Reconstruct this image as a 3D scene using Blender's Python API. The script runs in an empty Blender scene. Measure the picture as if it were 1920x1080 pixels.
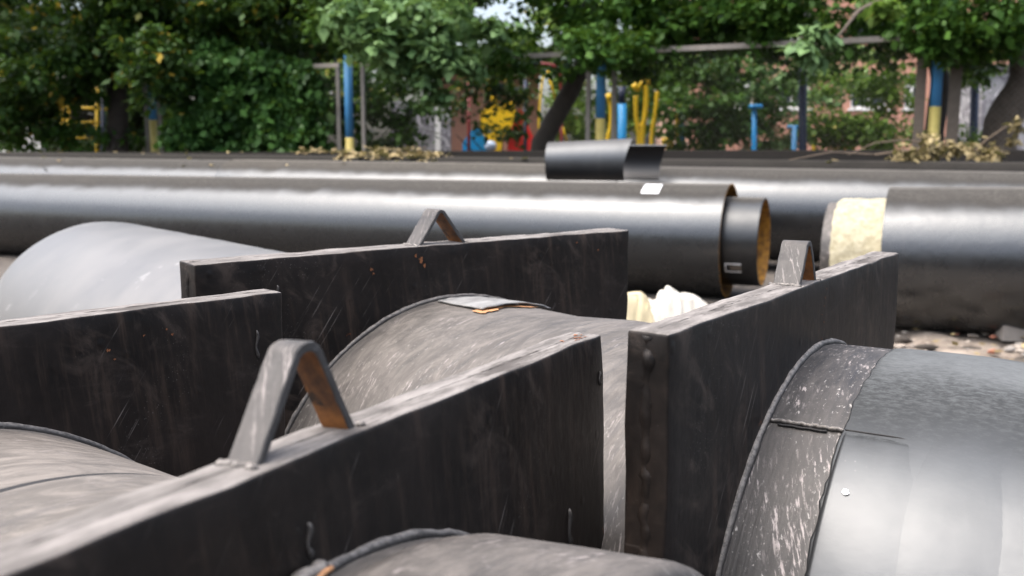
import bpy, bmesh, math, random
import numpy as np
from mathutils import Vector, Matrix, noise as mnoise

R = math.radians
random.seed(7)
rng = np.random.default_rng(11)
scene = bpy.context.scene
col = scene.collection

# ------------------------------------------------------------------ camera, sky, sun, exposure
FPX, PITCH, ROLL, HC = 1784.7, R(8.267), R(0.0545), 1.479
cam_d = bpy.data.cameras.new('camera')
cam_d.sensor_width = 36.0
cam_d.lens = FPX / 1920 * 36
cam_d.clip_start, cam_d.clip_end = 0.02, 600
cam_d.dof.use_dof = True
cam_d.dof.focus_distance = 1.5
cam_d.dof.aperture_fstop = 5.0
cam_d.dof.aperture_blades = 9
cam = bpy.data.objects.new('camera', cam_d)
col.objects.link(cam)
cam.location = (0, 0, HC)
cam.rotation_euler = (R(90) - PITCH, 0, 0)
cam.rotation_euler.rotate_axis('Z', ROLL)
scene.camera = cam

SUN_EL, SUN_AZ = R(66), R(248)          # azimuth clockwise from +Y: behind the camera, to the left
world = bpy.data.worlds.new('World')
scene.world = world
world.use_nodes = True
wn, wl = world.node_tree.nodes, world.node_tree.links
sky = wn.new('ShaderNodeTexSky')
sky.sky_type = 'NISHITA'
sky.sun_disc = False
sky.sun_elevation, sky.sun_rotation = SUN_EL, SUN_AZ
sky.air_density, sky.dust_density, sky.ozone_density = 1.0, 6.0, 1.0
hsv = wn.new('ShaderNodeHueSaturation')
hsv.inputs['Saturation'].default_value = 0.8
wl.new(sky.outputs[0], hsv.inputs['Color'])
wl.new(hsv.outputs[0], wn['Background'].inputs['Color'])
wn['Background'].inputs['Strength'].default_value = 0.15

sun_d = bpy.data.lights.new('sun', 'SUN')
sun_d.energy, sun_d.angle, sun_d.color = 1.15, R(80), (1, .995, .985)
sun = bpy.data.objects.new('sun', sun_d)
col.objects.link(sun)
sdir = Vector((math.sin(SUN_AZ) * math.cos(SUN_EL), math.cos(SUN_AZ) * math.cos(SUN_EL), math.sin(SUN_EL)))
sun.rotation_euler = sdir.to_track_quat('Z', 'Y').to_euler()
sun.location = (0, -5, 20)

scene.view_settings.view_transform = 'Standard'
scene.view_settings.look = 'None'
scene.view_settings.exposure = 1.58
scene.view_settings.gamma = 1
scene.view_settings.use_curve_mapping = False
scene.render.engine = 'CYCLES'
scene.cycles.max_bounces = 6
scene.cycles.transparent_max_bounces = 4
scene.cycles.use_denoising = True

# ------------------------------------------------------------------ node helpers
class NT:
    def __init__(s, name):
        s.m = bpy.data.materials.new(name)
        s.m.use_nodes = True
        s.n, s.l = s.m.node_tree.nodes, s.m.node_tree.links
        s.b = s.n['Principled BSDF']
        s.out = s.n['Material Output']
        s.tc = s.n.new('ShaderNodeTexCoord')
    def put(s, inp, v):
        if hasattr(v, 'is_linked') or hasattr(v, 'links'):
            s.l.new(v, inp)
        else:
            if inp.type == 'RGBA' and len(v) == 3: v = (*v, 1)
            inp.default_value = v
    def coord(s, scale=(1, 1, 1), rot=(0, 0, 0), kind='Object'):
        src = s.tc.outputs[kind]
        if any(rot):                     # turn first, stretch afterwards
            mr = s.n.new('ShaderNodeMapping')
            mr.inputs['Rotation'].default_value = rot
            s.l.new(src, mr.inputs['Vector'])
            src = mr.outputs[0]
        mp = s.n.new('ShaderNodeMapping')
        mp.inputs['Scale'].default_value = scale
        s.l.new(src, mp.inputs['Vector'])
        return mp.outputs[0]
    def noise(s, scale, detail=5, rough=.6, vec=None, dist=0):
        t = s.n.new('ShaderNodeTexNoise')
        t.inputs['Scale'].default_value = scale
        t.inputs['Detail'].default_value = detail
        t.inputs['Roughness'].default_value = rough
        t.inputs['Distortion'].default_value = dist
        s.l.new(vec if vec is not None else s.tc.outputs['Object'], t.inputs['Vector'])
        return t.outputs[0]
    def voro(s, scale, vec=None, out='Distance', feature='F1'):
        t = s.n.new('ShaderNodeTexVoronoi')
        t.feature = feature
        t.inputs['Scale'].default_value = scale
        s.l.new(vec if vec is not None else s.tc.outputs['Object'], t.inputs['Vector'])
        return t.outputs[out]
    def ramp(s, f, a, b, lo=0., hi=1.):
        t = s.n.new('ShaderNodeMapRange')
        t.interpolation_type = 'SMOOTHSTEP'
        t.inputs['From Min'].default_value, t.inputs['From Max'].default_value = a, b
        t.inputs['To Min'].default_value, t.inputs['To Max'].default_value = lo, hi
        s.l.new(f, t.inputs['Value'])
        return t.outputs[0]
    def mix(s, f, a, b):
        t = s.n.new('ShaderNodeMix')
        t.data_type = 'RGBA'
        s.put(t.inputs[0], f)
        s.put(t.inputs[6], a)
        s.put(t.inputs[7], b)
        return t.outputs[2]
    def mth(s, op, a, b=0.):
        t = s.n.new('ShaderNodeMath')
        t.operation = op
        s.put(t.inputs[0], a)
        s.put(t.inputs[1], b)
        return t.outputs[0]
    def nz(s):
        g = s.n.new('ShaderNodeNewGeometry')
        x = s.n.new('ShaderNodeSeparateXYZ')
        s.l.new(g.outputs['Normal'], x.inputs[0])
        return x.outputs[2]
    def bump(s, h, strength, dist, prev=None):
        t = s.n.new('ShaderNodeBump')
        t.inputs['Strength'].default_value = strength
        t.inputs['Distance'].default_value = dist
        s.l.new(h, t.inputs['Height'])
        if prev is not None: s.l.new(prev, t.inputs['Normal'])
        return t.outputs[0]
    def done(s, color, rough, normal=None, ior=1.5, metal=0.):
        s.put(s.b.inputs['Base Color'], color)
        s.put(s.b.inputs['Roughness'], rough)
        s.put(s.b.inputs['IOR'], ior)
        s.put(s.b.inputs['Metallic'], metal)
        if normal is not None: s.l.new(normal, s.b.inputs['Normal'])
        return s.m

def plain(name, c, rough=.5, var=.25, scale=12, metal=0., bump=.0):
    t = NT(name)
    n = t.noise(scale, 6)
    dark = tuple(x * (1 - var) for x in c)
    lite = tuple(min(1, x * (1 + var)) for x in c)
    return t.done(t.mix(n, dark, lite), rough, t.bump(n, bump, .01) if bump else None, metal=metal)

# ------------------------------------------------------------------ materials
def mat_plate():
    t = NT('bitumen_painted_steel')
    big = t.noise(2.6, 8, .7)
    c = t.mix(t.ramp(big, .35, .68), (.0046, .0040, .0038), (.019, .0142, .0118))
    st = t.noise(1, 6, .7, t.coord((26, 26, 2.6), (0, .12, 0)))
    c = t.mix(t.mth('MULTIPLY', t.ramp(st, .47, .72, 0, .75), t.ramp(t.noise(2.1, 5, .65), .42, .60)), c, (.068, .046, .034))
    sm = t.noise(1, 6, .65, t.coord((7, 7, 16), (0, -.7, 0)), 1.2)
    c = t.mix(t.mth('MULTIPLY', t.ramp(sm, .48, .70, 0, .65), t.ramp(t.noise(1.7, 5, .65), .46, .60)), c, (.076, .057, .046))
    wear = t.noise(1, 7, .75, t.coord((5, 5, 14)))
    c = t.mix(t.ramp(wear, .54, .76, 0, .6), c, (.070, .054, .046))
    scr = t.noise(1, 5, .6, t.coord((5, 5, 210), (0, .95, 0)))
    msk = t.ramp(t.noise(4.0, 4), .48, .62)
    c = t.mix(t.mth('MULTIPLY', t.ramp(scr, .60, .68, 0, .8), msk), c, (.22, .19, .17))
    sp = t.voro(190)
    c = t.mix(t.mth('MULTIPLY', t.ramp(sp, .07, .17, .8, 0), t.ramp(t.noise(3.3, 6, .7), .50, .66)), c, (.26, .24, .215))
    rs = t.noise(9, 6, .7)
    c = t.mix(t.ramp(rs, .67, .72, 0, .9), c, (.30, .085, .022))
    c = t.mix(t.ramp(t.noise(4.3, 8, .75), .60, .76, 0, .5), c, (.075, .030, .014))
    nz = t.nz()
    up = t.ramp(nz, .55, .93)
    dn = t.noise(1, 7, .7, t.coord((14, 70, 14)))
    dust = t.mth('MULTIPLY', up, t.ramp(dn, .28, .55, .72, 1))
    dc = t.mix(t.ramp(t.noise(1, 6, .7, t.coord((10, 55, 10))), .3, .7), (.105, .096, .089), (.255, .235, .220))
    dc = t.mix(t.ramp(t.noise(6, 6, .7), .66, .76, 0, .7), dc, (.40, .17, .08))
    lo = t.ramp(t.noise(1, 7, .72, t.coord((7, 26, 7))), .52, .66, 0, .75)
    dc = t.mix(lo, dc, (.055, .048, .044))
    c = t.mix(dust, c, dc)
    b = t.bump(t.noise(1, 5, .6, t.coord((60, 60, 18))), .18, .004)
    b = t.bump(t.noise(6, 4), .35, .012, b)
    b = t.bump(t.ramp(t.voro(16), .0, .16, 1, 0), .35, .003, b)
    b = t.bump(dn, .10, .004, b)
    r = t.mix(dust, t.mix(t.ramp(big, .3, .7), (.40,) * 3, (.58,) * 3), (.9,) * 3)
    return t.done(c, r, b, ior=1.28)

def mat_weld():
    t = NT('painted_weld_bead')
    n = t.noise(40, 6, .7)
    c = t.mix(n, (.018, .016, .015), (.06, .054, .049))
    d = t.mth('MULTIPLY', t.ramp(t.nz(), .1, .95), t.ramp(t.noise(120, 4), .35, .6, .35, 1))
    c = t.mix(d, c, (.22, .20, .182))
    rip = t.noise(150, 3)
    return t.done(c, .6, t.bump(rip, .5, .004), ior=1.45)

def mat_stub(name, base, dusty, updust=.95, marks=1.):
    # scratched bare pipe next to the plate, length along local Y
    t = NT(name)
    big = t.noise(5, 7, .7)
    c = t.mix(t.ramp(big, .35, .65), tuple(x * .45 for x in base), tuple(x * 1.2 for x in base))
    # fine brushed lines round the pipe
    ln = t.noise(1, 5, .65, t.coord((5, 170, 5)))
    c = t.mix(t.ramp(ln, .44, .76, 0, .38*min(1, updust+.1)), c, dusty)
    sp = t.noise(1, 4, .7, t.coord((95, 150, 70), (.3, 0, .2)))
    c = t.mix(t.mth('MULTIPLY', t.ramp(sp, .60, .68, 0, .8*min(1, marks)), t.ramp(t.noise(8, 6, .7), .42, .60)), c, (.40*marks, .38*marks, .36*marks))
    sp2 = t.noise(210, 4, .7)
    c = t.mix(t.ramp(sp2, .62, .72, 0, .5*marks), c, (.30, .28, .26))
    sc = t.noise(1, 5, .7, t.coord((40, 170, 9), (.42, 0, 0)))
    c = t.mix(t.mth('MULTIPLY', t.ramp(sc, .54, .64, 0, .8), t.ramp(t.noise(5, 3), .44, .56)), c, (.42*marks, .37*marks, .355*marks))
    up = t.ramp(t.nz(), .15, .92)
    d = t.mth('MULTIPLY', up, t.ramp(t.noise(1, 7, .7, t.coord((9, 60, 9))), .3, .6, .37*updust, updust))
    dc = t.mix(t.ramp(t.noise(1, 7, .72, t.coord((8, 17, 8), (.5, .2, .3)), 1.5), .36, .66), tuple(x * .62 for x in dusty), tuple(x * 1.2 for x in dusty))
    c = t.mix(d, c, dc)
    b = t.bump(ln, .15, .004)
    b = t.bump(big, .15, .012, b)
    return t.done(c, t.mix(d, (.42,) * 3, (.8,) * 3), b, ior=1.5)

def mat_jacket(name, ior=1.74, dust0=.60, dust1=.93, rough=.26, dustcol=(.070, .066, .060), dmax=.97, along='X', sky_tint=(.90, .95, 1.0), base=(.011, .0105, .0105)):
    t = NT(name)
    n = t.noise(3, 5)
    c = t.mix(n, tuple(x * .45 for x in base), base)
    # long smears and dried runs down the flanks
    run = t.noise(1, 6, .7, t.coord((8, .9, .9) if along == 'X' else (.9, 8, .9)))
    c = t.mix(t.mth('MULTIPLY', t.ramp(run, .56, .74, 0, .16), t.ramp(t.noise(.9, 4), .42, .6)), c, (.075, .068, .060))
    sp = t.voro(60)
    c = t.mix(t.mth('MULTIPLY', t.ramp(sp, .05, .11, .7, 0), t.ramp(t.noise(2.5, 4), .55, .68)), c, (.22, .2, .18))
    nz = t.nz()
    wob = t.mth('ADD', nz, t.mth('MULTIPLY', t.mth('SUBTRACT', t.noise(2.2, 5), .5), .22))
    up = t.ramp(wob, dust0, dust1)
    fine = t.noise(1, 7, .8, t.coord((26, 120, 120) if along == 'X' else (170, 60, 170)))
    d = t.mth('MULTIPLY', up, t.ramp(fine, .2, .6, .62, dmax))
    dc = t.mix(t.ramp(fine, .35, .7), tuple(x * .62 for x in dustcol), tuple(x * 1.35 for x in dustcol))
    crest = t.mth('MULTIPLY', t.ramp(nz, .962, .997), t.ramp(t.noise(3, 5), .25, .55, .3, 1))
    dc = t.mix(crest, dc, tuple(min(1, x * 1.7) for x in dustcol))
    c = t.mix(d, c, dc)
    sm = t.noise(4, 6, .7)
    r = t.mix(d, t.mix(t.ramp(sm, .4, .75), (rough,) * 3, (rough + .08,) * 3), (.75,) * 3)
    i = t.ramp(d, 0, .8, ior, 1.08)
    b = t.bump(t.noise(2.2, 4), .11, .03)
    b = t.bump(t.noise(9, 4), .07, .012, b)
    b = t.bump(fine, .05, .004, b)
    if sky_tint: t.put(t.b.inputs['Specular Tint'], sky_tint)  # cool tint puts the blue of the sky into the reflection colour
    return t.done(c, r, b, ior=i)

M = {}
M['plate'] = mat_plate()
M['weld'] = mat_weld()
M['stub'] = mat_stub('scratched_black_pipe', (.016, .015, .015), (.115, .103, .095), updust=.40, marks=1.25)
M['stub_grey'] = mat_stub('dusty_grey_pipe', (.050, .045, .041), (.114, .101, .090), updust=.9)
M['stub_tan'] = mat_stub('brushed_dusty_pipe', (.092, .080, .069), (.158, .139, .121))
M['jacket'] = mat_jacket('black_polyethylene_jacket')
M['jacket_dusty'] = mat_jacket('dusty_polyethylene_jacket', dust0=.58, dust1=.92, dustcol=(.080, .074, .065))
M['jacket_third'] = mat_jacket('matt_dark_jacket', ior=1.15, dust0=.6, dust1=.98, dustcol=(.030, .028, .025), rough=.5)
M['jacket_dark'] = mat_jacket('dull_dark_jacket', ior=1.12, dustcol=(.012, .011, .010), rough=.5)  # farthest pipes: weak reflection and a darker dust colour
M['jacket_near'] = mat_jacket('smooth_black_sleeve', ior=1.72, dust0=.76, dust1=.99, rough=.37, dustcol=(.072, .076, .078), along='Y', sky_tint=(.90, .95, 1.0), base=(.022, .023, .024))
def mat_greysleeve():
    t = NT('grey_dusted_sleeve')
    n = t.noise(2.2, 6, .6)
    c = t.mix(t.ramp(n, .3, .7), (.112, .110, .109), (.160, .154, .148))
    sc = t.noise(1, 5, .7, t.coord((14, 3, 40), (.3, .5, .2)))
    c = t.mix(t.mth('MULTIPLY', t.ramp(sc, .60, .70, 0, .5), t.ramp(t.noise(3, 3), .5, .62)), c, (.34, .33, .32))
    sc = t.noise(1, 5, .7, t.coord((30, 2.5, 9), (.1, .8, .4)))
    c = t.mix(t.mth('MULTIPLY', t.ramp(sc, .62, .70, 0, .45), t.ramp(t.noise(2.3, 3), .5, .62)), c, (.08, .08, .082))
    return t.done(c, t.mix(n, (.34,)*3, (.5,)*3), t.bump(n, .06, .02), ior=1.42)
M['jacket_grey'] = mat_greysleeve()
M['offcut'] = mat_jacket('curled_plastic_sheet', ior=1.85, dust0=.2, dust1=1.5, rough=.40, dustcol=(.13, .125, .12))
M['offcut_in'] = plain('sheet_inside', (.012, .012, .013), .5)
def mat_rust(name, a, b, c2):
    t = NT(name)
    n = t.noise(14, 7, .7)
    c = t.mix(t.ramp(n, .3, .7), a, b)
    c = t.mix(t.ramp(t.noise(30, 5), .55, .7), c, c2)
    return t.done(c, .8, t.bump(n, .4, .006))
M['rust'] = mat_rust('orange_rust', (.05, .02, .008), (.30, .115, .025), (.02, .012, .008))
M['rust_gold'] = mat_rust('golden_foam_residue', (.13, .055, .009), (.46, .215, .024), (.06, .026, .008))
M['strap'] = mat_stub('worn_grey_strap', (.030, .027, .0255), (.086, .078, .072))
M['strap_edge'] = plain('cut_strap_edge', (.045, .042, .040), .55, .5, 60, bump=.3)
M['steel'] = mat_jacket('dark_pipe_steel', ior=1.55, dust0=.8, dust1=1.0, rough=.3)
def mat_foam():
    t = NT('pale_yellow_foam')
    n = t.noise(16, 8, .75)
    c = t.mix(t.ramp(n, .3, .75), (.28, .25, .16), (.50, .46, .34))
    c = t.mix(t.ramp(t.noise(9, 5), .58, .72, 0, .8), c, (.20, .18, .09))
    return t.done(c, .9, t.bump(n, .8, .03))
M['foam'] = mat_foam()
M['foam_white'] = plain('white_foam', (.60, .57, .50), .8, .25, 9, bump=.9)
M['foam_cream'] = plain('cream_foam', (.52, .45, .29), .8, .35, 8, bump=.4)
M['label'] = plain('white_label', (.82, .83, .84), .5, .03)
M['flap'] = mat_stub('lifted_grey_plate', (.15, .15, .148), (.23, .23, .225))
M['gap'] = plain('dark_seam_line', (.010, .009, .009), .7)  # even dark tone for the seam and lap lines
M['rust_fleck'] = mat_rust('rust_flecks', (.10, .035, .014), (.34, .125, .040), (.05, .022, .012))
M['glue'] = plain('orange_sealant', (.40, .20, .09), .7, .4, 30)
M['bark'] = plain('dark_bark', (.035, .028, .022), .9, .6, 9, bump=.9)
M['bark_brown'] = plain('brown_bark', (.085, .066, .050), .9, .6, 9, bump=.9)
M['twig'] = plain('dry_twig_bark', (.16, .12, .085), .9, .3, 20)
M['blue'] = plain('blue_paint', (.06, .24, .48), .5, .2, 6)
M['blue_bright'] = plain('bright_blue_plastic', (.01, .27, .62), .4, .1)
M['navy'] = plain('dark_blue_paint', (.012, .022, .055), .5, .2)
M['yellow_old'] = plain('faded_yellow_paint', (.46, .38, .11), .6, .25, 7)
M['yellow'] = plain('yellow_paint', (.80, .52, .015), .45, .1)
M['red'] = plain('red_plastic', (.62, .022, .018), .4, .12)
M['red_dark'] = plain('dark_red_paint', (.16, .012, .012), .5, .2)
M['pale_blue'] = plain('pale_blue_plastic', (.42, .52, .68), .4, .08)
M['galv'] = plain('weathered_grey_steel', (.17, .158, .14), .6, .25, 10)
M['timber'] = plain('greyed_timber', (.10, .080, .062), .8, .35, 16, bump=.4)
M['rail'] = plain('pale_grey_rail', (.34, .30, .26), .7, .3, 9)
M['white'] = plain('white_paint', (.78, .77, .74), .6, .06)
M['green_print'] = plain('green_print', (.16, .46, .18), .6, .1)
M['glass'] = NT('dark_window_glass').done((.02, .03, .035), .06, ior=1.6)
M['roof'] = plain('grey_roof_felt', (.10, .10, .10), .9, .3)
def mat_brick():
    t = NT('red_brick')
    br = t.n.new('ShaderNodeTexBrick')
    t.l.new(t.coord((1, 1, 1), (R(90), 0, 0)), br.inputs['Vector'])
    br.inputs['Color1'].default_value = (.54, .25, .165, 1)
    br.inputs['Color2'].default_value = (.47, .20, .13, 1)
    br.inputs['Mortar'].default_value = (.36, .30, .25, 1)
    br.inputs['Scale'].default_value = 4.0
    c = t.mix(t.ramp(t.noise(.6, 5), .3, .7, 0, .5), br.outputs['Color'], (.46, .24, .17))
    return t.done(c, .9)
M['brick'] = mat_brick()
def mat_conc():
    t = NT('grey_sprayed_concrete')
    c = t.mix(t.noise(2, 6), (.20, .20, .21), (.38, .37, .38))
    w = t.noise(1.6, 3, .5, None, 2.5)
    c = t.mix(t.ramp(w, .50, .53, 0, .7), c, (.14, .13, .15))
    c = t.mix(t.ramp(t.noise(2.2, 2, .5, None, 3), .60, .63, 0, .7), c, (.62, .60, .62))
    return t.done(c, .9)
M['concrete'] = mat_conc()
def mat_ground():
    t = NT('trodden_dirt')
    n = t.noise(.7, 8, .7)
    c = t.mix(t.ramp(n, .35, .65), (.040, .033, .027), (.085, .072, .060))
    f = t.noise(14, 8, .75)
    c = t.mix(t.ramp(f, .45, .65, 0, .8), c, (.13, .112, .096))
    c = t.mix(t.ramp(t.noise(9, 6, .7), .60, .7, 0, .7), c, (.06, .042, .030))
    return t.done(c, .95, t.bump(f, .6, .03))
M['ground'] = mat_ground()
def mat_soil():
    t = NT('pale_sandy_soil')
    c = t.mix(t.ramp(t.noise(3.5, 7, .7), .3, .65), (.13, .102, .078), (.30, .252, .208))
    c = t.mix(t.ramp(t.noise(7, 7, .7), .56, .66, 0, .85), c, (.085, .058, .042))
    f = t.noise(40, 6, .75)
    c = t.mix(t.ramp(f, .5, .7, 0, .6), c, (.36, .32, .275))
    return t.done(c, .95, t.bump(f, .6, .02))
M['soil'] = mat_soil()
def mat_leaf(name, dark, lite, rare=None, trans=.28):
    t = NT(name)
    a = t.n.new('ShaderNodeAttribute')
    a.attribute_name = 'var'
    c = t.mix(a.outputs['Fac'], dark, lite)
    if rare: c = t.mix(t.ramp(a.outputs['Fac'], .992, .996), c, rare)
    t.put(t.b.inputs['Base Color'], c)
    t.b.inputs['Roughness'].default_value = .45
    t.b.inputs['IOR'].default_value = 1.27
    tr = t.n.new('ShaderNodeBsdfTranslucent')
    t.l.new(t.mix(.5, c, (.12, .20, .015)), tr.inputs['Color'])
    ms = t.n.new('ShaderNodeMixShader')
    ms.inputs[0].default_value = trans
    t.l.new(t.b.outputs[0], ms.inputs[1])
    t.l.new(tr.outputs[0], ms.inputs[2])
    t.l.new(ms.outputs[0], t.out.inputs[0])
    return t.m
M['leaf'] = mat_leaf('green_leaves', (.016, .050, .009), (.085, .180, .032))
M['leaf_shaded'] = mat_leaf('shade_darkened_leaves', (.011, .029, .007), (.050, .105, .024), (.42, .30, .04))  # albedo lowered so the colour carries the deep shade of the crowns
M['leaf_vine'] = mat_leaf('vine_leaves', (.016, .048, .012), (.074, .170, .040))
M['leaf_pale'] = mat_leaf('pale_green_leaves', (.07, .135, .05), (.20, .32, .125))
M['leaf_sun'] = mat_leaf('sunlit_yellow_green_leaves', (.06, .12, .022), (.20, .31, .065), (.5, .42, .12), .4)  # sunlit look put into a lighter, yellower leaf colour
M['leaf_dry'] = mat_leaf('dry_beige_leaves', (.12, .09, .04), (.36, .29, .15), None, .15)
M['leaf_fallen'] = mat_leaf('fallen_yellow_leaves', (.15, .105, .045), (.42, .335, .18), None, .15)
M['stone'] = plain('pale_stones', (.30, .26, .22), .9, .55, 3, bump=.4)
M['stone_white'] = plain('white_stone', (.80, .78, .74), .8, .06)
M['stone_red'] = plain('brick_scrap', (.34, .14, .09), .9, .25)
M['stone_grey'] = plain('grey_block_scrap', (.24, .22, .20), .9, .2, bump=.4)

# ------------------------------------------------------------------ object helpers
def tag(o, label=None, cat=None, group=None, kind=None):
    if label: o['label'] = label
    if cat: o['category'] = cat
    if group: o['group'] = group
    if kind: o['kind'] = kind
    return o

def empty(name, loc=(0, 0, 0), rz=0, label=None, cat=None, group=None):
    o = bpy.data.objects.new(name, None)
    col.objects.link(o)
    o.location = loc
    o.rotation_euler = (0, 0, rz)
    o.empty_display_size = .1
    return tag(o, label, cat, group)

def link(name, me, mats, parent=None, smooth=True):
    o = bpy.data.objects.new(name, me)
    col.objects.link(o)
    for m in (mats if isinstance(mats, (list, tuple)) else [mats]):
        me.materials.append(m)
    if parent is not None: o.parent = parent
    if smooth:
        me.polygons.foreach_set('use_smooth', [True] * len(me.polygons))
    return o

def pydata(name, V, F, mats, parent=None, smooth=True):
    me = bpy.data.meshes.new(name)
    me.from_pydata([tuple(v) for v in V], [], F)
    me.update()
    return link(name, me, mats, parent, smooth)

def sharp(o, ang=40):
    me = o.data
    bm = bmesh.new(); bm.from_mesh(me)
    for e in bm.edges:
        if len(e.link_faces) == 2 and e.calc_face_angle(0) > R(ang): e.smooth = False
    bm.to_mesh(me); bm.free()
    return o

class MB:
    """collects primitive shapes into one mesh"""
    def __init__(s): s.V, s.F, s.M = [], [], []
    def add(s, V, F, mi=0):
        k = len(s.V)
        s.V += [tuple(v) for v in V]
        s.F += [tuple(i + k for i in f) for f in F]
        s.M += [mi] * len(F)
        return s
    def box(s, c, d, rz=0, mi=0, rx=0):
        x, y, z = d[0] / 2, d[1] / 2, d[2] / 2
        m = Matrix.Rotation(rz, 3, 'Z') @ Matrix.Rotation(rx, 3, 'X')
        V = [m @ Vector((a * x, b * y, e * z)) + Vector(c) for a, b, e in
             ((-1,-1,-1),(1,-1,-1),(1,1,-1),(-1,1,-1),(-1,-1,1),(1,-1,1),(1,1,1),(-1,1,1))]
        return s.add(V, [(0,3,2,1),(4,5,6,7),(0,1,5,4),(1,2,6,5),(2,3,7,6),(3,0,4,7)], mi)
    def tube(s, pts, rad, n=8, mi=0, cap=True):
        P = [Vector(p) for p in pts]
        rads = rad if isinstance(rad, (list, tuple)) else [rad] * len(P)
        V, F = [], []
        prev = None
        for i, p in enumerate(P):
            d = (P[min(i + 1, len(P) - 1)] - P[max(i - 1, 0)]).normalized()
            a = prev if prev is not None else (Vector((0, 0, 1)) if abs(d.z) < .9 else Vector((1, 0, 0)))
            sx = d.cross(a).normalized(); up = sx.cross(d).normalized(); prev = up
            for k in range(n):
                t = 2 * math.pi * k / n
                V.append(p + (sx * math.cos(t) + up * math.sin(t)) * rads[i])
        for i in range(len(P) - 1):
            for k in range(n):
                F.append((i*n+k, i*n+(k+1) % n, (i+1)*n+(k+1) % n, (i+1)*n+k))
        if cap:
            F.append(tuple(range(n))[::-1]); F.append(tuple((len(P)-1)*n+k for k in range(n)))
        return s.add(V, F, mi)
    def build(s, name, mats, parent=None, smooth=False):
        o = pydata(name, s.V, s.F, mats, parent, smooth)
        if any(s.M): o.data.polygons.foreach_set('material_index', s.M)
        return o

def fbm(p, sc, seed=0):
    return mnoise.noise(Vector((p[0] * sc + seed, p[1] * sc, p[2] * sc - seed)))

def lathe(name, prof, mats, parent, n=160, a0=0., a1=2 * math.pi, wob=0., axis='-Y', seed=0, mats_i=None):
    """prof: (L, radius) pairs; revolved round local -Y (front) through the parent's pipe axis"""
    full = abs(a1 - a0 - 2 * math.pi) < 1e-6
    cnt = n if full else n + 1
    V, F, MI = [], [], []
    for j, (L, r) in enumerate(prof):
        for i in range(cnt):
            a = a0 + (a1 - a0) * i / n
            rr = r + (wob * fbm((math.cos(a) * 3, L * 9, math.sin(a) * 3), 1.3, seed) if wob else 0)
            V.append((rr * math.cos(a), -L, rr * math.sin(a)))
    for j in range(len(prof) - 1):
        for i in range(n):
            k = (i + 1) % cnt
            F.append((j*cnt+i, j*cnt+k, (j+1)*cnt+k, (j+1)*cnt+i))
            if mats_i: MI.append(mats_i[j])
    o = pydata(name, V, F, mats, parent)
    if mats_i: o.data.polygons.foreach_set('material_index', MI)
    return o

def cam_axes():
    p = PITCH
    fw = Vector((0, math.cos(p), -math.sin(p))); up = Vector((0, math.sin(p), math.cos(p))); rt = Vector((1, 0, 0))
    return (math.cos(ROLL) * rt + math.sin(ROLL) * up, math.cos(ROLL) * up - math.sin(ROLL) * rt, fw)
RT, UP, FW = cam_axes()
def at(px, py, Y):
    """world point at distance Y (world Y) seen at photo pixel (px, py)"""
    v = FW + RT * ((px - 960) / FPX) + UP * ((540 - py) / FPX)
    return Vector((0, 0, HC)) + v * (Y / v.y)

# ------------------------------------------------------------------ ground
def ground():
    V, F = [], []
    xs = sorted(set(list(np.linspace(-300, -16, 12)) + list(np.linspace(-16, 16, 65)) + list(np.linspace(16, 300, 12))))
    ys = sorted(set(list(np.linspace(-150, -6, 10)) + list(np.linspace(-6, 30, 73)) + list(np.linspace(30, 320, 14))))
    for y in ys:
        for x in xs:
            z = -.03 + .03 * fbm((x, y, 0), .5, 3) if abs(x) < 17 and -7 < y < 31 else -.03
            V.append((x, y, z))
    nx = len(xs)
    for j in range(len(ys) - 1):
        for i in range(nx - 1):
            F.append((j*nx+i, j*nx+i+1, (j+1)*nx+i+1, (j+1)*nx+i))
    tag(pydata('ground', V, F, M['ground']), kind='structure')
ground()

def dirt_patch():
    # broken, uneven soil between the anchors and the pipe row
    V, F = [], []
    x0, x1, y0, y1, st = .9, 5.2, 4.6, 8.4, .035
    nx, ny = int((x1-x0)/st), int((y1-y0)/st)
    for j in range(ny):
        for i in range(nx):
            x, y = x0+i*st, y0+j*st
            e = min(i, j, nx-1-i, ny-1-j) / 10
            z = .045*fbm((x, y, 0), 1.1, 1) + .035*fbm((x, y, 0), 4, 2) + .018*fbm((x, y, 0), 11, 5)
            V.append((x, y, min(1, e)*(z+.03) - .03))
    for j in range(ny-1):
        for i in range(nx-1):
            F.append((j*nx+i, j*nx+i+1, (j+1)*nx+i+1, (j+1)*nx+i))
    tag(pydata('broken_soil', V, F, M['soil']), kind='structure')
dirt_patch()

def lump(c, r, seed, sub=2, rough=.35, sq=(1, 1, 1)):
    bm = bmesh.new()
    bmesh.ops.create_icosphere(bm, subdivisions=sub, radius=1)
    V = []
    for v in bm.verts:
        k = 1 + rough * fbm(v.co, 1.4, seed) + rough * .5 * fbm(v.co, 3.4, seed + 5)
        V.append((c[0] + v.co.x*r*k*sq[0], c[1] + v.co.y*r*k*sq[1], c[2] + v.co.z*r*k*sq[2]))
    F = [tuple(v.index for v in f.verts) for f in bm.faces]
    bm.free()
    return V, F

def rubble():
    mb = MB()
    for k in range(420):
        x, y = random.uniform(1.6, 5.0), random.uniform(4.9, 7.9)
        r = random.choice((.008, .01, .013, .018, .03)) * random.uniform(.7, 1.2)
        V, F = lump((x, y, r*.3 + .02), r, k, 1, .6, (1.4, 1, .6))
        mb.add(V, F, random.choice((0, 0, 0, 0, 0, 1, 1, 2)))
    o = mb.build('rubble', [M['stone'], M['stone_grey'], M['stone_red']])
    tag(o, 'small loose stones and grit scattered on the soil below the right hand pipe', 'rubble', kind='stuff')
rubble()

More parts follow.
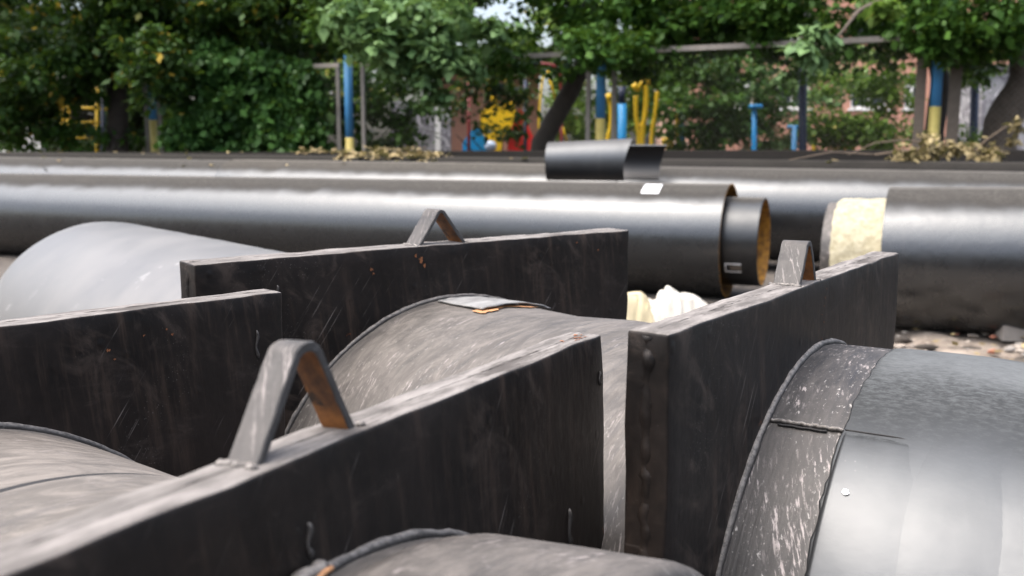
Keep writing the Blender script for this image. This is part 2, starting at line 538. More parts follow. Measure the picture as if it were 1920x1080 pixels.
# ------------------------------------------------------------------ anchors (plate on pipe)
def rounded_box(W, T, S, r, seed, amp=.0016):
    def axis(L, n):
        e = [-L/2, -L/2 + r*.35, -L/2 + r]
        return e + list(np.linspace(-L/2 + r, L/2 - r, n))[1:-1] + [-x for x in reversed(e)]
    ax, ay, az = axis(W, 46), axis(T, 5), axis(S, 46)
    V, F, idx = [], [], {}
    def vert(x, y, z):
        k = (round(x, 6), round(y, 6), round(z, 6))
        if k in idx: return idx[k]
        p = Vector((x, y, z))
        q = Vector((max(-W/2+r, min(W/2-r, x)), max(-T/2+r, min(T/2-r, y)), max(-S/2+r, min(S/2-r, z))))
        d = p - q
        if d.length > 1e-9: p = q + d.normalized() * r
        onedge = sum(abs(c) > l/2 - r*1.2 for c, l in ((x, W), (y, T), (z, S)))
        if onedge >= 2:
            a = amp * 1.6
            p += Vector((fbm(p, 14, seed), fbm(p, 14, seed+3), fbm(p, 14, seed+7))) * a
            p += d.normalized() * (-.002 * max(0, fbm(p, 45, seed+9)))
        else:
            p += Vector((0, 1, 0)) * amp * fbm(p, 5, seed)
        idx[k] = len(V)
        V.append((p.x, p.y + T/2, p.z + S/2))
        return idx[k]
    def grid(a, b, f):
        for i in range(len(a)-1):
            for j in range(len(b)-1):
                F.append((f(a[i], b[j]), f(a[i+1], b[j]), f(a[i+1], b[j+1]), f(a[i], b[j+1])))
    grid(ax, az, lambda u, v: vert(u, -T/2, v)); grid(az, ax, lambda u, v: vert(v, T/2, u))
    grid(ay, az, lambda u, v: vert(W/2, u, v)); grid(az, ay, lambda u, v: vert(-W/2, v, u))
    grid(ax, ay, lambda u, v: vert(u, v, S/2)); grid(ay, ax, lambda u, v: vert(v, u, -S/2))
    return V, F

def bead(path, rad, seed, n=8, lumps=60, flat=1.):
    """rippled weld bead along a path of points"""
    P = [Vector(p) for p in path]
    rr = [rad * (1 + .30*mnoise.noise(Vector((i*.31, seed, 0))) + .25*mnoise.noise(Vector((i*.9, seed, 7)))) for i in range(len(P))]
    P = [p + Vector((mnoise.noise(Vector((i*.35, seed, 3))), mnoise.noise(Vector((i*.35, seed, 9))), mnoise.noise(Vector((i*.35, seed, 21))))) * rad*.5 for i, p in enumerate(P)]
    return P, rr

def ring_bead(zc, rad, rb, y, seed, n=300):
    V, F, m = [], [], 9
    for i in range(n):
        a = 2*math.pi*i/n
        k = rb*(1 + .30*mnoise.noise(Vector((math.cos(a)*9, math.sin(a)*9, seed))) + .14*mnoise.noise(Vector((math.cos(a)*40, math.sin(a)*40, seed))))
        off = rb*.3*mnoise.noise(Vector((math.cos(a)*22, math.sin(a)*22, seed+4)))
        for j in range(m):
            t = 2*math.pi*j/m
            rr = rad + off + k*math.cos(t)
            V.append((rr*math.cos(a), y - k*math.sin(t), zc + rr*math.sin(a)))
    for i in range(n):
        for j in range(m):
            F.append((i*m+j, i*m+(j+1) % m, ((i+1) % n)*m+(j+1) % m, ((i+1) % n)*m+j))
    return V, F

def strap(S, T, x0, xa, x1, h, w, y0, th=.0085, ra=.025):
    """bent flat bar: foot at x0, apex near xa at height h, foot at x1; width w across the plate's edge"""
    a, b, c = Vector((x0, 0)), Vector((xa, h + .012)), Vector((x1, 0))
    u, v = (a-b).normalized(), (c-b).normalized()
    ang = u.angle(v)/2
    d = ra/math.tan(ang)
    cc = b + (u+v).normalized()*ra/math.sin(ang)
    p0, p1 = b+u*d, b+v*d
    line = [a.lerp(p0, i/9) for i in range(9)]
    t0, t1 = math.atan2((p0-cc).y, (p0-cc).x), math.atan2((p1-cc).y, (p1-cc).x)
    if t1 > t0: t1 -= 2*math.pi
    line += [cc + Vector((math.cos(t0+(t1-t0)*i/14), math.sin(t0+(t1-t0)*i/14)))*ra for i in range(15)]
    line += [p1.lerp(c, i/9) for i in range(1, 10)]
    V, F, MI = [], [], []
    N = len(line)
    e = .0012
    for i, p in enumerate(line):
        tg = (line[min(i+1, N-1)] - line[max(i-1, 0)]).normalized()
        nm = Vector((-tg.y, tg.x))
        def wv(k): return .0009*mnoise.noise(Vector((i*.8, k*5, x0*60)))
        # cross-section, outer face first
        for (o, y) in ((0, y0+e), (-e, y0), (-th+e, y0), (-th, y0+e), (-th, y0+w-e), (-th+e, y0+w), (-e, y0+w), (0, y0+w-e)):
            q = p + nm*(o + wv(o*100+y))
            V.append((q.x, y + wv(7+y*9), S + q.y))
    for i in range(N-1):
        for k in range(8):
            F.append((i*8+k, (i+1)*8+k, (i+1)*8+(k+1) % 8, i*8+(k+1) % 8))
            MI.append({3: 1, 7: 0}.get(k, 2))
    F.append(tuple(range(8))); F.append(tuple((N-1)*8+k for k in reversed(range(8)))); MI += [2, 2]
    return V, F, MI

def anchor(idx, origin, yaw, tilt, lean, S, W, T, D, loopspec, seed, label):
    u = Vector((math.cos(yaw), math.sin(yaw), 0)); n = Vector((math.sin(yaw), -math.cos(yaw), 0)); v = Vector((0, 0, 1))
    u, v = math.cos(tilt)*u + math.sin(tilt)*v, math.cos(tilt)*v - math.sin(tilt)*u
    n, v = math.cos(lean)*n - math.sin(lean)*v, math.cos(lean)*v + math.sin(lean)*n
    root = empty('anchor_plate', label=label, cat='pipe anchor', group='steel anchor plates welded round pipe ends')
    m = Matrix.Identity(4)
    for i, c in enumerate((u, -n, v)):
        for j in range(3): m[j][i] = c[j]
    m.translation = Vector(origin)
    root.matrix_world = m
    V, F = rounded_box(W, T, S, .0045, seed)
    sharp(pydata('plate', V, F, M['plate'], root), 55)
    # weld lines where the two plates of the sandwich meet: along the top and down both ends
    mb = MB()
    for path, rad in (([(-W/2 + .006 + i*(W-.012)/150, T*.52, S-.0016) for i in range(151)], .0024),):
        P, rr = bead(path, rad, seed+1); mb.tube(P, rr, 7)
    tw = mb.build('top_seam', M['plate'], root, True)
    for sx in (-1, 1):
        path = [(sx*(W/2 - .0060), T*.5, S - .004 - i*(S-.01)/170) for i in range(171)]
        P, rr = bead(path, .0088, seed+2+sx)
        MB().tube(P, rr, 8).build('edge_weld', M['plate'], root, True)
    if loopspec:
        x0, xa, x1, h, w, y0 = loopspec[:6]
        V, F, MI = strap(S - .001, T, x0, xa, x1, h, w, y0, ra=loopspec[6] if len(loopspec) > 6 else .022)
        lo = pydata('lifting_loop', V, F, [M['strap'], M['rust'], M['strap_edge']], root, True)
        lo.data.polygons.foreach_set('material_index', MI)
        sharp(lo, 35)
        for xx, s in ((x0, -1), (x1, 1)):
            path = [(xx + s*.003 + .004*s*math.sin(i), y0 - .003 + (w+.006)*i/16, S-.0008) for i in range(17)]
            P, rr = bead(path, .0038, seed+xx*99); MB().tube(P, rr, 7).build('loop_weld', M['weld'], lo, True)
    return root

ZC = {}
AN = {
 1: dict(origin=(-.1244, .6841, -.0069), yaw=R(63.7825), tilt=-.0283, lean=-.0401, S=1.2508, W=1.2746, T=.0525, D=1.0459, dz=-.0018),
 2: dict(origin=(-.8067, 1.1569, -.0121), yaw=R(52.4819), tilt=-.0186, lean=-.0025, S=1.2525, W=1.2702, T=.0549, D=1.0191, dz=-.0074),
 3: dict(origin=(-.1511, 2.2698, -.0019), yaw=R(40.1147), tilt=.0012, lean=.0050, S=1.2579, W=1.2479, T=.0810, D=1.0153, dz=-.0088),
 4: dict(origin=(.5200, 1.5548, .0110), yaw=R(56.3692), tilt=-.0109, lean=-.0119, S=1.2525, W=1.2117, T=.0552, D=1.0298, dz=-.0013),
}
LOOPS = {1: (-.062, .008, .066, .094, .030, .012), 2: (-.080, -.012, .053, .082, .036, .010),
         3: (-.082, -.016, .058, .081, .056, .012, .015), 4: (-.088, -.040, .006, .077, .044, .008, .017)}
LAB = {1: 'nearest black steel anchor plate with tall strap loop and rusty corner, running along the front',
       2: 'black steel anchor plate at the left edge, no loop, brushed grey pipe in front',
       3: 'black steel anchor plate in the middle with a loose lifted metal piece on its pipe',
       4: 'right hand black steel anchor plate with short wide loop and glossy sleeve on its pipe'}
ROOT, AX = {}, {}
for k, a in AN.items():
    kw = {q: a[q] for q in ('origin', 'yaw', 'tilt', 'lean', 'S', 'W', 'T', 'D')}
    ROOT[k] = anchor(k, loopspec=LOOPS[k], seed=k*13, label=LAB[k], **kw)
    a['zc'] = a['S']/2 + a['dz']

def on_axis(o, k):
    o.location = (0, 0, AN[k]['zc'])
    return o

def cut_by_plate(o, k, j, gap=.006):
    """cut the pipe o of anchor k where it meets the back face of anchor j"""
    bpy.context.view_layer.update()
    mw = ROOT[k].matrix_world @ Matrix.Translation(Vector((0, 0, AN[k]['zc'])))
    p = ROOT[j].matrix_world @ Vector((0, AN[j]['T'] + gap, 0))
    nrm = ROOT[j].matrix_world.to_3x3() @ Vector((0, -1, 0))
    inv = mw.inverted()
    bm = bmesh.new(); bm.from_mesh(o.data)
    bmesh.ops.bisect_plane(bm, geom=bm.verts[:] + bm.edges[:] + bm.faces[:], plane_co=inv @ p,
                           plane_no=(inv.to_3x3() @ nrm), clear_outer=True)
    bm.to_mesh(o.data); bm.free()

def steps(a, b, n): return [a + (b-a)*i/n for i in range(n+1)]
def welds(k, rb=.0062):
    V, F = ring_bead(AN[k]['zc'], AN[k]['D']/2 + rb*.35, rb, -.001, k)
    pydata('weld_bead', V, F, M['weld'], ROOT[k])
for k in AN: welds(k)

# anchor 1: short front pipe under a thicker sleeve
r1 = AN[1]['D']/2
on_axis(lathe('pipe_stub', [(L, r1) for L in steps(0, .09, 6)], M['stub_grey'], ROOT[1], wob=.001), 1)
on_axis(lathe('sleeve', [(.028, r1+.001), (.034, r1+.0065)] + [(L, r1+.0105) for L in steps(.05, .225, 10)] + [(.236, r1+.008), (.243, r1), (.246, r1-.012), (.246, r1-.05), (.03, r1-.05)], M['stub_grey'], ROOT[1], wob=.002, seed=5), 1)
# anchor 2: brushed pipe towards the camera, with a step where the covering ends
r2 = AN[2]['D']/2
o = on_axis(lathe('pipe_stub', [(L, r2) for L in steps(0, 1.0, 40)], M['stub_tan'], ROOT[2], wob=.002, seed=2), 2); cut_by_plate(o, 2, 1)
o = on_axis(lathe('covering_edge', [(.335, r2+.0005), (.338, r2+.005), (.346, r2+.0062)] + [(L, r2+.0062) for L in steps(.36, 1.0, 26)], M['stub_tan'], ROOT[2], wob=.002, seed=2), 2); cut_by_plate(o, 2, 1, .007)
on_axis(lathe('seam_gap', [(.322, r2-.002), (.3235, r2+.0032), (.3355, r2+.0032), (.338, r2-.001)], M['gap'], ROOT[2], wob=.002, seed=2), 2)
on_axis(lathe('rear_pipe', [(-L, r2) for L in steps(AN[2]['T'], 1.3, 6)], M['jacket_grey'], ROOT[2]), 2)
# anchor 3: dusty pipe that runs on behind anchor 4; long grey pipe behind the plate
r3 = AN[3]['D']/2
o = on_axis(lathe('pipe_stub', [(L, r3) for L in steps(0, .34, 16)] + [(L, r3 + .016*min(1, (L-.34)/.16)) for L in steps(.35, 1.3, 30)], M['stub_grey'], ROOT[3], wob=.0016, seed=3), 3); cut_by_plate(o, 3, 4)
rb = .527
on_axis(lathe('rear_pipe', [(-AN[3]['T'], r3)] + [(-L, r3) for L in steps(.1, .2, 3)] + [(-L, rb) for L in steps(.23, 2.62, 40)] + [(-2.63, rb-.006), (-2.63, rb-.07), (-.3, rb-.07)], M['jacket_grey'], ROOT[3], wob=.0025, seed=8), 3)
# anchor 4: scratched bare zone, then the glossy sleeve
r4 = AN[4]['D']/2
on_axis(lathe('pipe_stub', [(L, r4) for L in steps(0, .13, 8)], M['stub'], ROOT[4], wob=.0012, seed=4), 4)
jag = lathe('sleeve', [(.110, r4-.001), (.1105, r4+.0016), (.113, r4+.0026)] + [(L, r4+.0030 - .006*max(0, (L-.22)/.1 if L < .32 else 1)) for L in steps(.12, .34, 22)] + [(L, r4-.0035) for L in steps(.36, 1.25, 18)], M['jacket_near'], ROOT[4], n=240, wob=.0012, seed=6)
on_axis(jag, 4)
for v in jag.data.vertices:                       # the sleeve's edge is melted and ragged
    L = -v.co.y
    if L < .1135:
        a = math.atan2(v.co.z, v.co.x)
        v.co.y += .0035*mnoise.noise(Vector((math.cos(a)*30, math.sin(a)*30, 2))) + .0025*mnoise.noise(Vector((math.cos(a)*90, math.sin(a)*90, 5)))
# raised closure patch welded on the sleeve, and the lap seam on the bare zone
aP0, aP1 = R(119.5), R(180)
patch = lathe('closure_patch', [(.113, r4+.0015), (.115, r4+.0042)] + [(L, r4+.0046) for L in steps(.12, .184, 10)] + [(.194, r4+.0043), (.204, r4+.0036), (.214, r4+.0030), (.224, r4+.0024)], M['jacket_near'], ROOT[4], n=130, a0=aP0, a1=aP1, wob=.001, seed=9)
on_axis(patch, 4)
for v in patch.data.vertices:                     # rounded corner and thin edge on the upper side
    a = math.atan2(v.co.z, v.co.x)
    if a - aP0 < .03:
        k = (a - aP0)/.03
        rr = math.hypot(v.co.x, v.co.z); s = (rr - .0045*(1-k)**2)/rr
        v.co.x *= s; v.co.z *= s
mbs = MB()
P, rr = bead([((r4+.002)*math.cos(R(119.8)+.0012*math.sin(i*.9)), -(.008 + .104*i/44), AN[4]['zc'] + (r4+.002)*math.sin(R(119.8)+.0012*math.sin(i*.9))) for i in range(45)], .0036, 77)
mbs.tube(P, rr, 7).build('lap_seam', M['weld'], ROOT[4], True)
P = [((r4+.0022)*math.cos(R(120.55)+.001*math.sin(i*.7)), -(.02 + .07*i/24), AN[4]['zc'] + (r4+.0022)*math.sin(R(120.55)+.001*math.sin(i*.7))) for i in range(25)]
MB().tube(P, .0019, 6).build('lap_gap', M['gap'], ROOT[4], True)
P = [((r4+.0034)*math.cos(aP0+.004), -(.114 + .092*i/30), AN[4]['zc'] + (r4+.0034)*math.sin(aP0+.004 - .018*max(0, (i-22)/8)**2*-1)) for i in range(31)]
MB().tube(P, [.0014*(.6+.5*mnoise.noise(Vector((i*.4, 3, 1)))**2 + .3*(i < 22)) for i in range(31)], 6).build('patch_edge', M['gap'], ROOT[4], True)
# ring ridge where the sleeve ends on the pipe
V, F = [], []
on_axis(lathe('sleeve_ridge', [(.205, r4+.0020), (.222, r4+.0034), (.240, r4+.0036), (.265, r4+.0026), (.330, r4-.0032)], M['jacket_near'], ROOT[4], n=200, wob=.0015, seed=12), 4)
# white splash on the sleeve
def blob_on(k, L, ang, rad, size, mat, name, seed):
    a = R(ang)
    c = Vector((rad*math.cos(a), -L, AN[k]['zc'] + rad*math.sin(a)))
    nrm = Vector((math.cos(a), 0, math.sin(a)))
    e1 = Vector((0, 1, 0)); e2 = nrm.cross(e1)
    V = [c + nrm*.0022]; F = []
    for i in range(20):
        t = 2*math.pi*i/20
        q = size*(.75 + .6*mnoise.noise(Vector((math.cos(t)*2, math.sin(t)*2, seed))))
        V.append(c + e1*q*math.cos(t) + e2*q*math.sin(t) + nrm*.0004)
    for i in range(20): F.append((0, 1+i, 1+(i+1) % 20))
    return pydata(name, V, F, mat, ROOT[k])
blob_on(4, .1395, 131.5, r4+.0062, .0065, M['label'], 'white_spot', 4)

# thick ragged weld with orange flanks left of anchor 1's pipe
P = []
for i in range(40):
    a = R(92 + 24*i/39)
    P.append(((r1+.012)*math.cos(a), -.010 - .012*i/39, AN[1]['zc'] + (r1+.012)*math.sin(a)))
Q, rr = bead(P, .0085, 55)
MB().tube(Q, rr, 9).build('weld_bead', M['weld'], ROOT[1], True)
for s_, e_ in ((.011, .006), (-.009, -.016)):
    Q, rr = bead([(p[0], p[1]-s_, p[2]+e_*.4) for p in P], .0024, 57)
    MB().tube(Q, rr, 6).build('rust_line', M['glue'], ROOT[1], True)

# small runs and nicks on the plate fronts
def drip(k, x, z, h, r):
    P = [(x + .002*math.sin(i), -.0006, z - h*i/8) for i in range(9)]
    MB().tube(P, [r*q for q in (.3, .8, 1, .8, .6, .6, .8, 1.1, .4)], 6).build('paint_run', M['weld'], ROOT[k], True)
drip(1, .505, 1.04, .05, .0045); drip(1, -.02, 1.195, .03, .003); drip(4, .38, .93, .04, .005); drip(1, .62, 1.20, .02, .003)
drip(2, .575, 1.19, .05, .003); drip(3, -.45, 1.20, .03, .003)

def plate_spot(k, x, z, r, mat, seed, top=False, name='rust_spot', sx=1.):
    c = Vector((x, -.0012, z)); V, F = [c], []
    if top: c = Vector((x, z, AN[k]['S'] + .0012)); V = [c]
    for i in range(22):
        t = 2*math.pi*i/22
        q = r*max(.25, .8 + 1.0*mnoise.noise(Vector((math.cos(t)*1.7, math.sin(t)*1.7, seed))))
        a, b = q*math.cos(t)*sx, q*math.sin(t)
        V.append(c + (Vector((a, b, 0)) if top else Vector((a, 0, b))))
    for i in range(22): F.append((0, 1+i, 1+(i+1) % 22) if top else (0, 1+i, 1+(i+1) % 22))
    pydata(name, V, F, M[mat], ROOT[k], False)
for q in range(14):
    plate_spot(1, .62 - .005*q - random.uniform(0, .012), .012 + random.uniform(-.008, .02), random.uniform(.0012, .0035), 'rust_fleck', q, True, sx=1.6)
for x, z, r in ((.30, 1.195, .006), (.31, 1.18, .004), (-.30, 1.14, .0045), (.36, 1.21, .004), (.40, 1.215, .0035), (.41, 1.205, .005)):
    plate_spot(2, x, z, r*.5, 'rust_fleck', x*30)
for x, z, r in ((-.085, 1.225, .010), (-.075, 1.212, .007), (-.10, 1.236, .006), (-.22, 1.215, .007), (-.215, 1.205, .005), (.42, 1.235, .005), (.5, 1.21, .004)):
    plate_spot(3, x, z, r*.6, 'rust_fleck', x*30)
for q in range(9):
    plate_spot(4, .02 + random.uniform(-.02, .03), 1.235 - q*.014, random.uniform(.001, .0025), 'rust_fleck', q*3)
for q in range(8):
    plate_spot(4, .005 + random.uniform(-.03, .05), .044 + random.uniform(-.03, .008), random.uniform(.0015, .0035), 'rust_fleck', q*5, True, sx=1.5)

# loose lifted metal piece on the pipe of anchor 3
def flap():
    V, F = [], []
    nx, ny = 26, 12
    for s in (0, 1):
        for j in range(ny+1):
            for i in range(nx+1):
                a = R(96 - 23*i/nx)
                L = .022 + .172*j/ny + .012*mnoise.noise(Vector((i*.3, j*.1, 1)))*(1 if j in (0, ny) else 0)
                lift = .0045 + .0075*(j/ny)**1.5*(.55+.45*math.sin(math.pi*i/nx)) + .002*mnoise.noise(Vector((i*.3, j*.4, 4)))
                rr = r3 + lift - (.003 if s else 0)
                V.append((rr*math.cos(a), -L, AN[3]['zc'] + rr*math.sin(a)))
    q = (nx+1)*(ny+1)
    for j in range(ny):
        for i in range(nx):
            a = j*(nx+1)+i
            F.append((a, a+1, a+nx+2, a+nx+1)); F.append((q+a, q+a+nx+1, q+a+nx+2, q+a+1))
    rim = [i for i in range(nx+1)] + [(j)*(nx+1)+nx for j in range(1, ny+1)] + [ny*(nx+1)+i for i in range(nx-1, -1, -1)] + [j*(nx+1) for j in range(ny-1, 0, -1)]
    for a, b in zip(rim, rim[1:]+rim[:1]): F.append((a, a+q, b+q, b))
    pydata('lifted_piece', V, F, M['flap'], ROOT[3], True)
    V2, F2 = [], []
    for i in range(31):
        a = R(97.5 - 20*i/30)
        for j, L in enumerate((.17, .203 + .010*math.sin(i*.35) + .01*mnoise.noise(Vector((i*.5, 0, 0))))):
            V2.append(((r3+.0028)*math.cos(a), -L, AN[3]['zc'] + (r3+.0028)*math.sin(a)))
    for i in range(30): F2.append((2*i, 2*i+1, 2*i+3, 2*i+2))
    pydata('rust_stain', V2, F2, M['glue'], ROOT[3], True)
flap()

# ------------------------------------------------------------------ long insulated pipes in rows
def long_pipe(name, P0, P1, rad, label, cat, group, sleeve=None, mat='jacket', close=True):
    """pipe from P0 to P1 (axis points); local Z runs along the pipe"""
    P0, P1 = Vector(P0), Vector(P1)
    d = P1 - P0
    root = empty(name, label=label, cat=cat, group=group)
    m = d.to_track_quat('X', 'Z').to_matrix().to_4x4()
    m.translation = P0
    root.matrix_world = m
    Ln = d.length
    xs = steps(0, Ln, max(6, int(Ln*2)))
    n = 96
    def shell(nm, secs, mt, thick=.0):
        V, F = [], []
        for j, (x, r) in enumerate(secs):
            for i in range(n):
                a = 2*math.pi*i/n
                rr = r + .0025*fbm((x*.7, math.cos(a), math.sin(a)), 1.2, rad*7+x*.01)
                V.append((x, rr*math.cos(a), rr*math.sin(a)))
        for j in range(len(secs)-1):
            for i in range(n):
                k = (i+1) % n
                F.append((j*n+i, (j+1)*n+i, (j+1)*n+k, j*n+k)[::-1])
        return pydata(nm, V, F, mt, root)
    body = [(x, rad) for x in xs]
    if close: body = [(0, rad-.08)] + [(0.001, rad-.002)] + body[1:-1] + [(Ln-.001, rad-.002), (Ln, rad-.08)]
    shell('jacket', body, M[mat])
    if sleeve:
        for a, b in sleeve:
            shell('joint_sleeve', [(a, rad+.001), (a+.01, rad+.012)] + [(x, rad+.014) for x in steps(a+.03, b-.03, max(3, int((b-a)*2)))] + [(b-.01, rad+.012), (b, rad+.001)], M['jacket_dusty'])
    return root, shell, Ln

RP = .5855
def axis_pt(px, ytop, c, s, rad=RP):
    t = (px-960)/FPX
    y = c/(1+s*t)
    p = at(px, ytop, y)
    return Vector((p.x, y, p.z - rad))
GP = 'black insulated pipes lying in rows'
# front row, left pipe
s1, c1 = .42, 10.72
pe, pl = axis_pt(1372, 344.5, c1, s1), axis_pt(0, 325, c1, s1)
dirn = (pe-pl).normalized()
root, shell, Ln = long_pipe('insulated_pipe', pl - dirn*3.5, pe, RP, 'long glossy black pipe with orange rimmed open end and inner steel pipe', 'pipe', GP, close=False)
# open end: jacket rim, empty golden space and inner steel pipe
n = 96
def ring_part(root, nm, secs, mt, smooth=True, n=96, mi=None):
    V, F, MI = [], [], []
    for (x, r) in secs:
        for i in range(n):
            a = 2*math.pi*i/n
            V.append((x, r*math.cos(a), r*math.sin(a)))
    for j in range(len(secs)-1):
        for i in range(n):
            k = (i+1) % n
            F.append((j*n+i, j*n+k, (j+1)*n+k, (j+1)*n+i)); MI.append(mi[j] if mi else 0)
    o = pydata(nm, V, F, mt, root, smooth)
    if mi: o.data.polygons.foreach_set('material_index', MI)
    return sharp(o, 40)
ring_part(root, 'jacket_rim', [(Ln-.03, RP+.001), (Ln, RP+.001), (Ln+.001, RP-.016), (Ln-.28, RP-.018), (Ln-.285, .43)], [M['jacket'], M['rust_gold']], mi=[0, 1, 1, 1])
ip = ring_part(root, 'steel_pipe', [(Ln-.34, .452), (Ln+.34, .452), (Ln+.344, .447), (Ln+.344, .438), (Ln+.335, .436), (Ln-1.0, .436), (Ln-1.0, .002)], [M['steel'], M['rust_gold']], mi=[0, 0, 0, 1, 1, 1])
# printed frame stuck on the inner pipe
def frame_mark():
    mb = MB()
    aa, bb = R(-150), R(-138)
    def p(x, a, r=.4555): return (Ln + x, r*math.cos(a), r*math.sin(a))
    return mb
def curved_patch(root, nm, x0, x1, a0, a1, r, mt, nseg=8):
    V, F = [], []
    for i in range(nseg+1):
        a = a0 + (a1-a0)*i/nseg
        for x in (x0, x1): V.append((x, r*math.cos(a), r*math.sin(a)))
    for i in range(nseg): F.append((2*i, 2*i+1, 2*i+3, 2*i+2))
    return pydata(nm, V, F, mt, root, True)
# angles: local Y points away from the camera side or towards it; find the camera side
def cam_angle(root):
    inv = root.matrix_world.inverted()
    q = inv @ Vector((0, 0, HC)); return math.atan2(q.z, q.y)
bpy.context.view_layer.update()
ca = cam_angle(root)
sg = 1 if math.cos(ca) < 0 else -1
def A(deg):   # elevation above the horizontal on the camera side -> local angle
    return math.pi - R(deg) if math.cos(ca) < 0 else R(deg)
for (x0, x1, e0, e1) in ((.03, .04, -36, -24), (.03, .19, -25.5, -24), (.03, .19, -37.5, -36)):
    curved_patch(root, 'tape_frame', Ln+x0, Ln+x1, A(e0), A(e1), .4545, M['label'])
curved_patch(root, 'tape_frame', Ln+.08, Ln+.19, A(-34.5), A(-27), .4540, M['timber'])
# paper label near the end, on top
curved_patch(root, 'paper_label', Ln-.86, Ln-.68, A(56), A(76), RP+.004, M['label'])
# front row, right pipe: foam and steel end bare
s2, c2 = .50, 9.50
pa, pb = axis_pt(1672, 350.5, c2, s2), axis_pt(1920, 350.5, c2, s2)
dirn = (pb-pa).normalized()
root2, shell, Ln2 = long_pipe('insulated_pipe', pa, pb + dirn*3.5, RP, 'black pipe at the right edge with pale yellow foam bared at its end', 'pipe', GP, close=False)
ring_part(root2, 'jacket_rim', [(.05, RP+.0012), (0, RP+.0012), (-.0015, RP-.012), (-.0015, .47)], [M['jacket'], M['foam']], mi=[0, 1, 1])
def foam_band():
    V, F = [], []
    n, m = 120, 14
    for j in range(m+1):
        x = -.40 + .41*j/m
        for i in range(n):
            a = 2*math.pi*i/n
            r = .488 + .012*fbm((x*9, math.cos(a)*5, math.sin(a)*5), 1, 4) + .008*fbm((x*30, math.cos(a)*16, math.sin(a)*16), 1, 9)
            if j == 0: r -= .02
            V.append((x + .012*fbm((0, math.cos(a)*6, math.sin(a)*6), 1, 2)*(j == 0), r*math.cos(a), r*math.sin(a)))
    for j in range(m):
        for i in range(n):
            k = (i+1) % n
            F.append((j*n+i, j*n+k, (j+1)*n+k, (j+1)*n+i))
    pydata('foam_layer', V, F, M['foam'], root2)
foam_band()
ring_part(root2, 'steel_pipe', [(.05, .455), (-.47, .455), (-.475, .45), (-.475, .438), (.4, .436), (.4, .01)], [M['stub_grey'], M['rust']], mi=[0, 0, 0, 1, 1])
# second, third and fourth rows
def row(pts, c, s, rad, label, sleeve=None, mat='jacket', ext=(3, 3)):
    a, b = axis_pt(*pts[0], c, s, rad), axis_pt(*pts[1], c, s, rad)
    d = (b-a).normalized()
    return long_pipe('insulated_pipe', a - d*ext[0], b + d*ext[1], rad, label, 'pipe', GP, sleeve, mat)
r_2 = row([(0, 294), (1920, 322)], 13.45, .40, RP, 'second row pipe behind the open ended one, with dusty sleeve on its left', sleeve=[(8.1, 14.5)], ext=(3, 2))
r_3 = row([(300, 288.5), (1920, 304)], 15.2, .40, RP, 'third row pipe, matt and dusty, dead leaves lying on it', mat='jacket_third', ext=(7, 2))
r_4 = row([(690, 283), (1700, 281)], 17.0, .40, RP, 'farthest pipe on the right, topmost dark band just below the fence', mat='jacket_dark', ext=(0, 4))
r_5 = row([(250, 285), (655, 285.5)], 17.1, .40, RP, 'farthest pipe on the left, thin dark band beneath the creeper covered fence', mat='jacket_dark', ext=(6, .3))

# timber sleepers under the far rows
for rr, cnt, rl in ((r_2, 3, 'second row pipe'), (r_3, 3, 'third row pipe'), (r_4, 3, 'farthest right pipe'), (r_5, 2, 'farthest left pipe')):
    root_, _, L_ = rr
    bpy.context.view_layer.update()
    for q in range(cnt):
        p = root_.matrix_world @ Vector((L_*(q+.5)/cnt, 0, 0))
        top = p.z - RP
        if top < .05: continue
        o = MB().box((0, 0, top/2 - .015), (.9, .22, top - .01 + .03)).build('timber_block', M['timber'])
        o.location = (p.x, p.y, 0); o.rotation_euler = (0, 0, R(-22+90) )
        tag(o, 'timber block under the %s of the %s' % (('left end', 'middle', 'right end')[q], rl), 'timber', 'timber blocks under the back pipes')

# curled offcuts of jacket standing on the second pipe
def offcut(px, py_b, Y, R0, Lx, a0, a1, yaw, name_label, flare=0., taper=0., th=.014, notch=False):
    V, F, MI = [], [], []
    n, m = 28, 10
    root = Vector(at(px, py_b, Y))
    for s in (0, 1):
        for j in range(m+1):
            x = -Lx/2 + Lx*j/m
            for i in range(n+1):
                a = a0 + (a1-a0)*i/n
                top = i/n
                r = R0 - (th if s else 0)
                yy, zz = -r*math.cos(a), r*math.sin(a)
                ext = flare*(j/m)*max(0, top-.35)
                xx = x + (.09*(j/m)*max(0, top-.4)/.6)
                V.append((xx, yy - ext*.1, zz + ext + R0*math.sin(-a0)))
    q = (n+1)*(m+1)
    for j in range(m):
        for i in range(n):
            b = j*(n+1)+i
            F.append((b, b+n+1, b+n+2, b+1)); MI.append(0)
            F.append((q+b, q+b+1, q+b+n+2, q+b+n+1)); MI.append(1)
    def strip(idx):
        for a, b in zip(idx, idx[1:]):
            F.append((a, b, b+q, a+q)); MI.append(0)
    strip([j*(n+1) for j in range(m+1)]); strip([j*(n+1)+n for j in range(m+1)])
    strip(list(range(n+1))); strip([m*(n+1)+i for i in range(n+1)])
    o = pydata('jacket_offcut', V, F, [M['offcut'], M['offcut_in']])
    o.data.polygons.foreach_set('material_index', MI)
    o.location = root; o.rotation_euler = (0, 0, yaw)
    sharp(o, 40)
    tag(o, name_label, 'pipe offcut', 'curled offcuts on the second pipe')
    return o
offcut(1101, 338, 11.75, .265, .95, R(-55), R(66), R(-14), 'larger curled grey plastic offcut with flared top and dried mud streaks', flare=.07)
offcut(1196, 338, 12.05, .25, .50, R(238), R(112), R(-14), 'smaller black offcut open towards the camera, at the right end of the grey one')

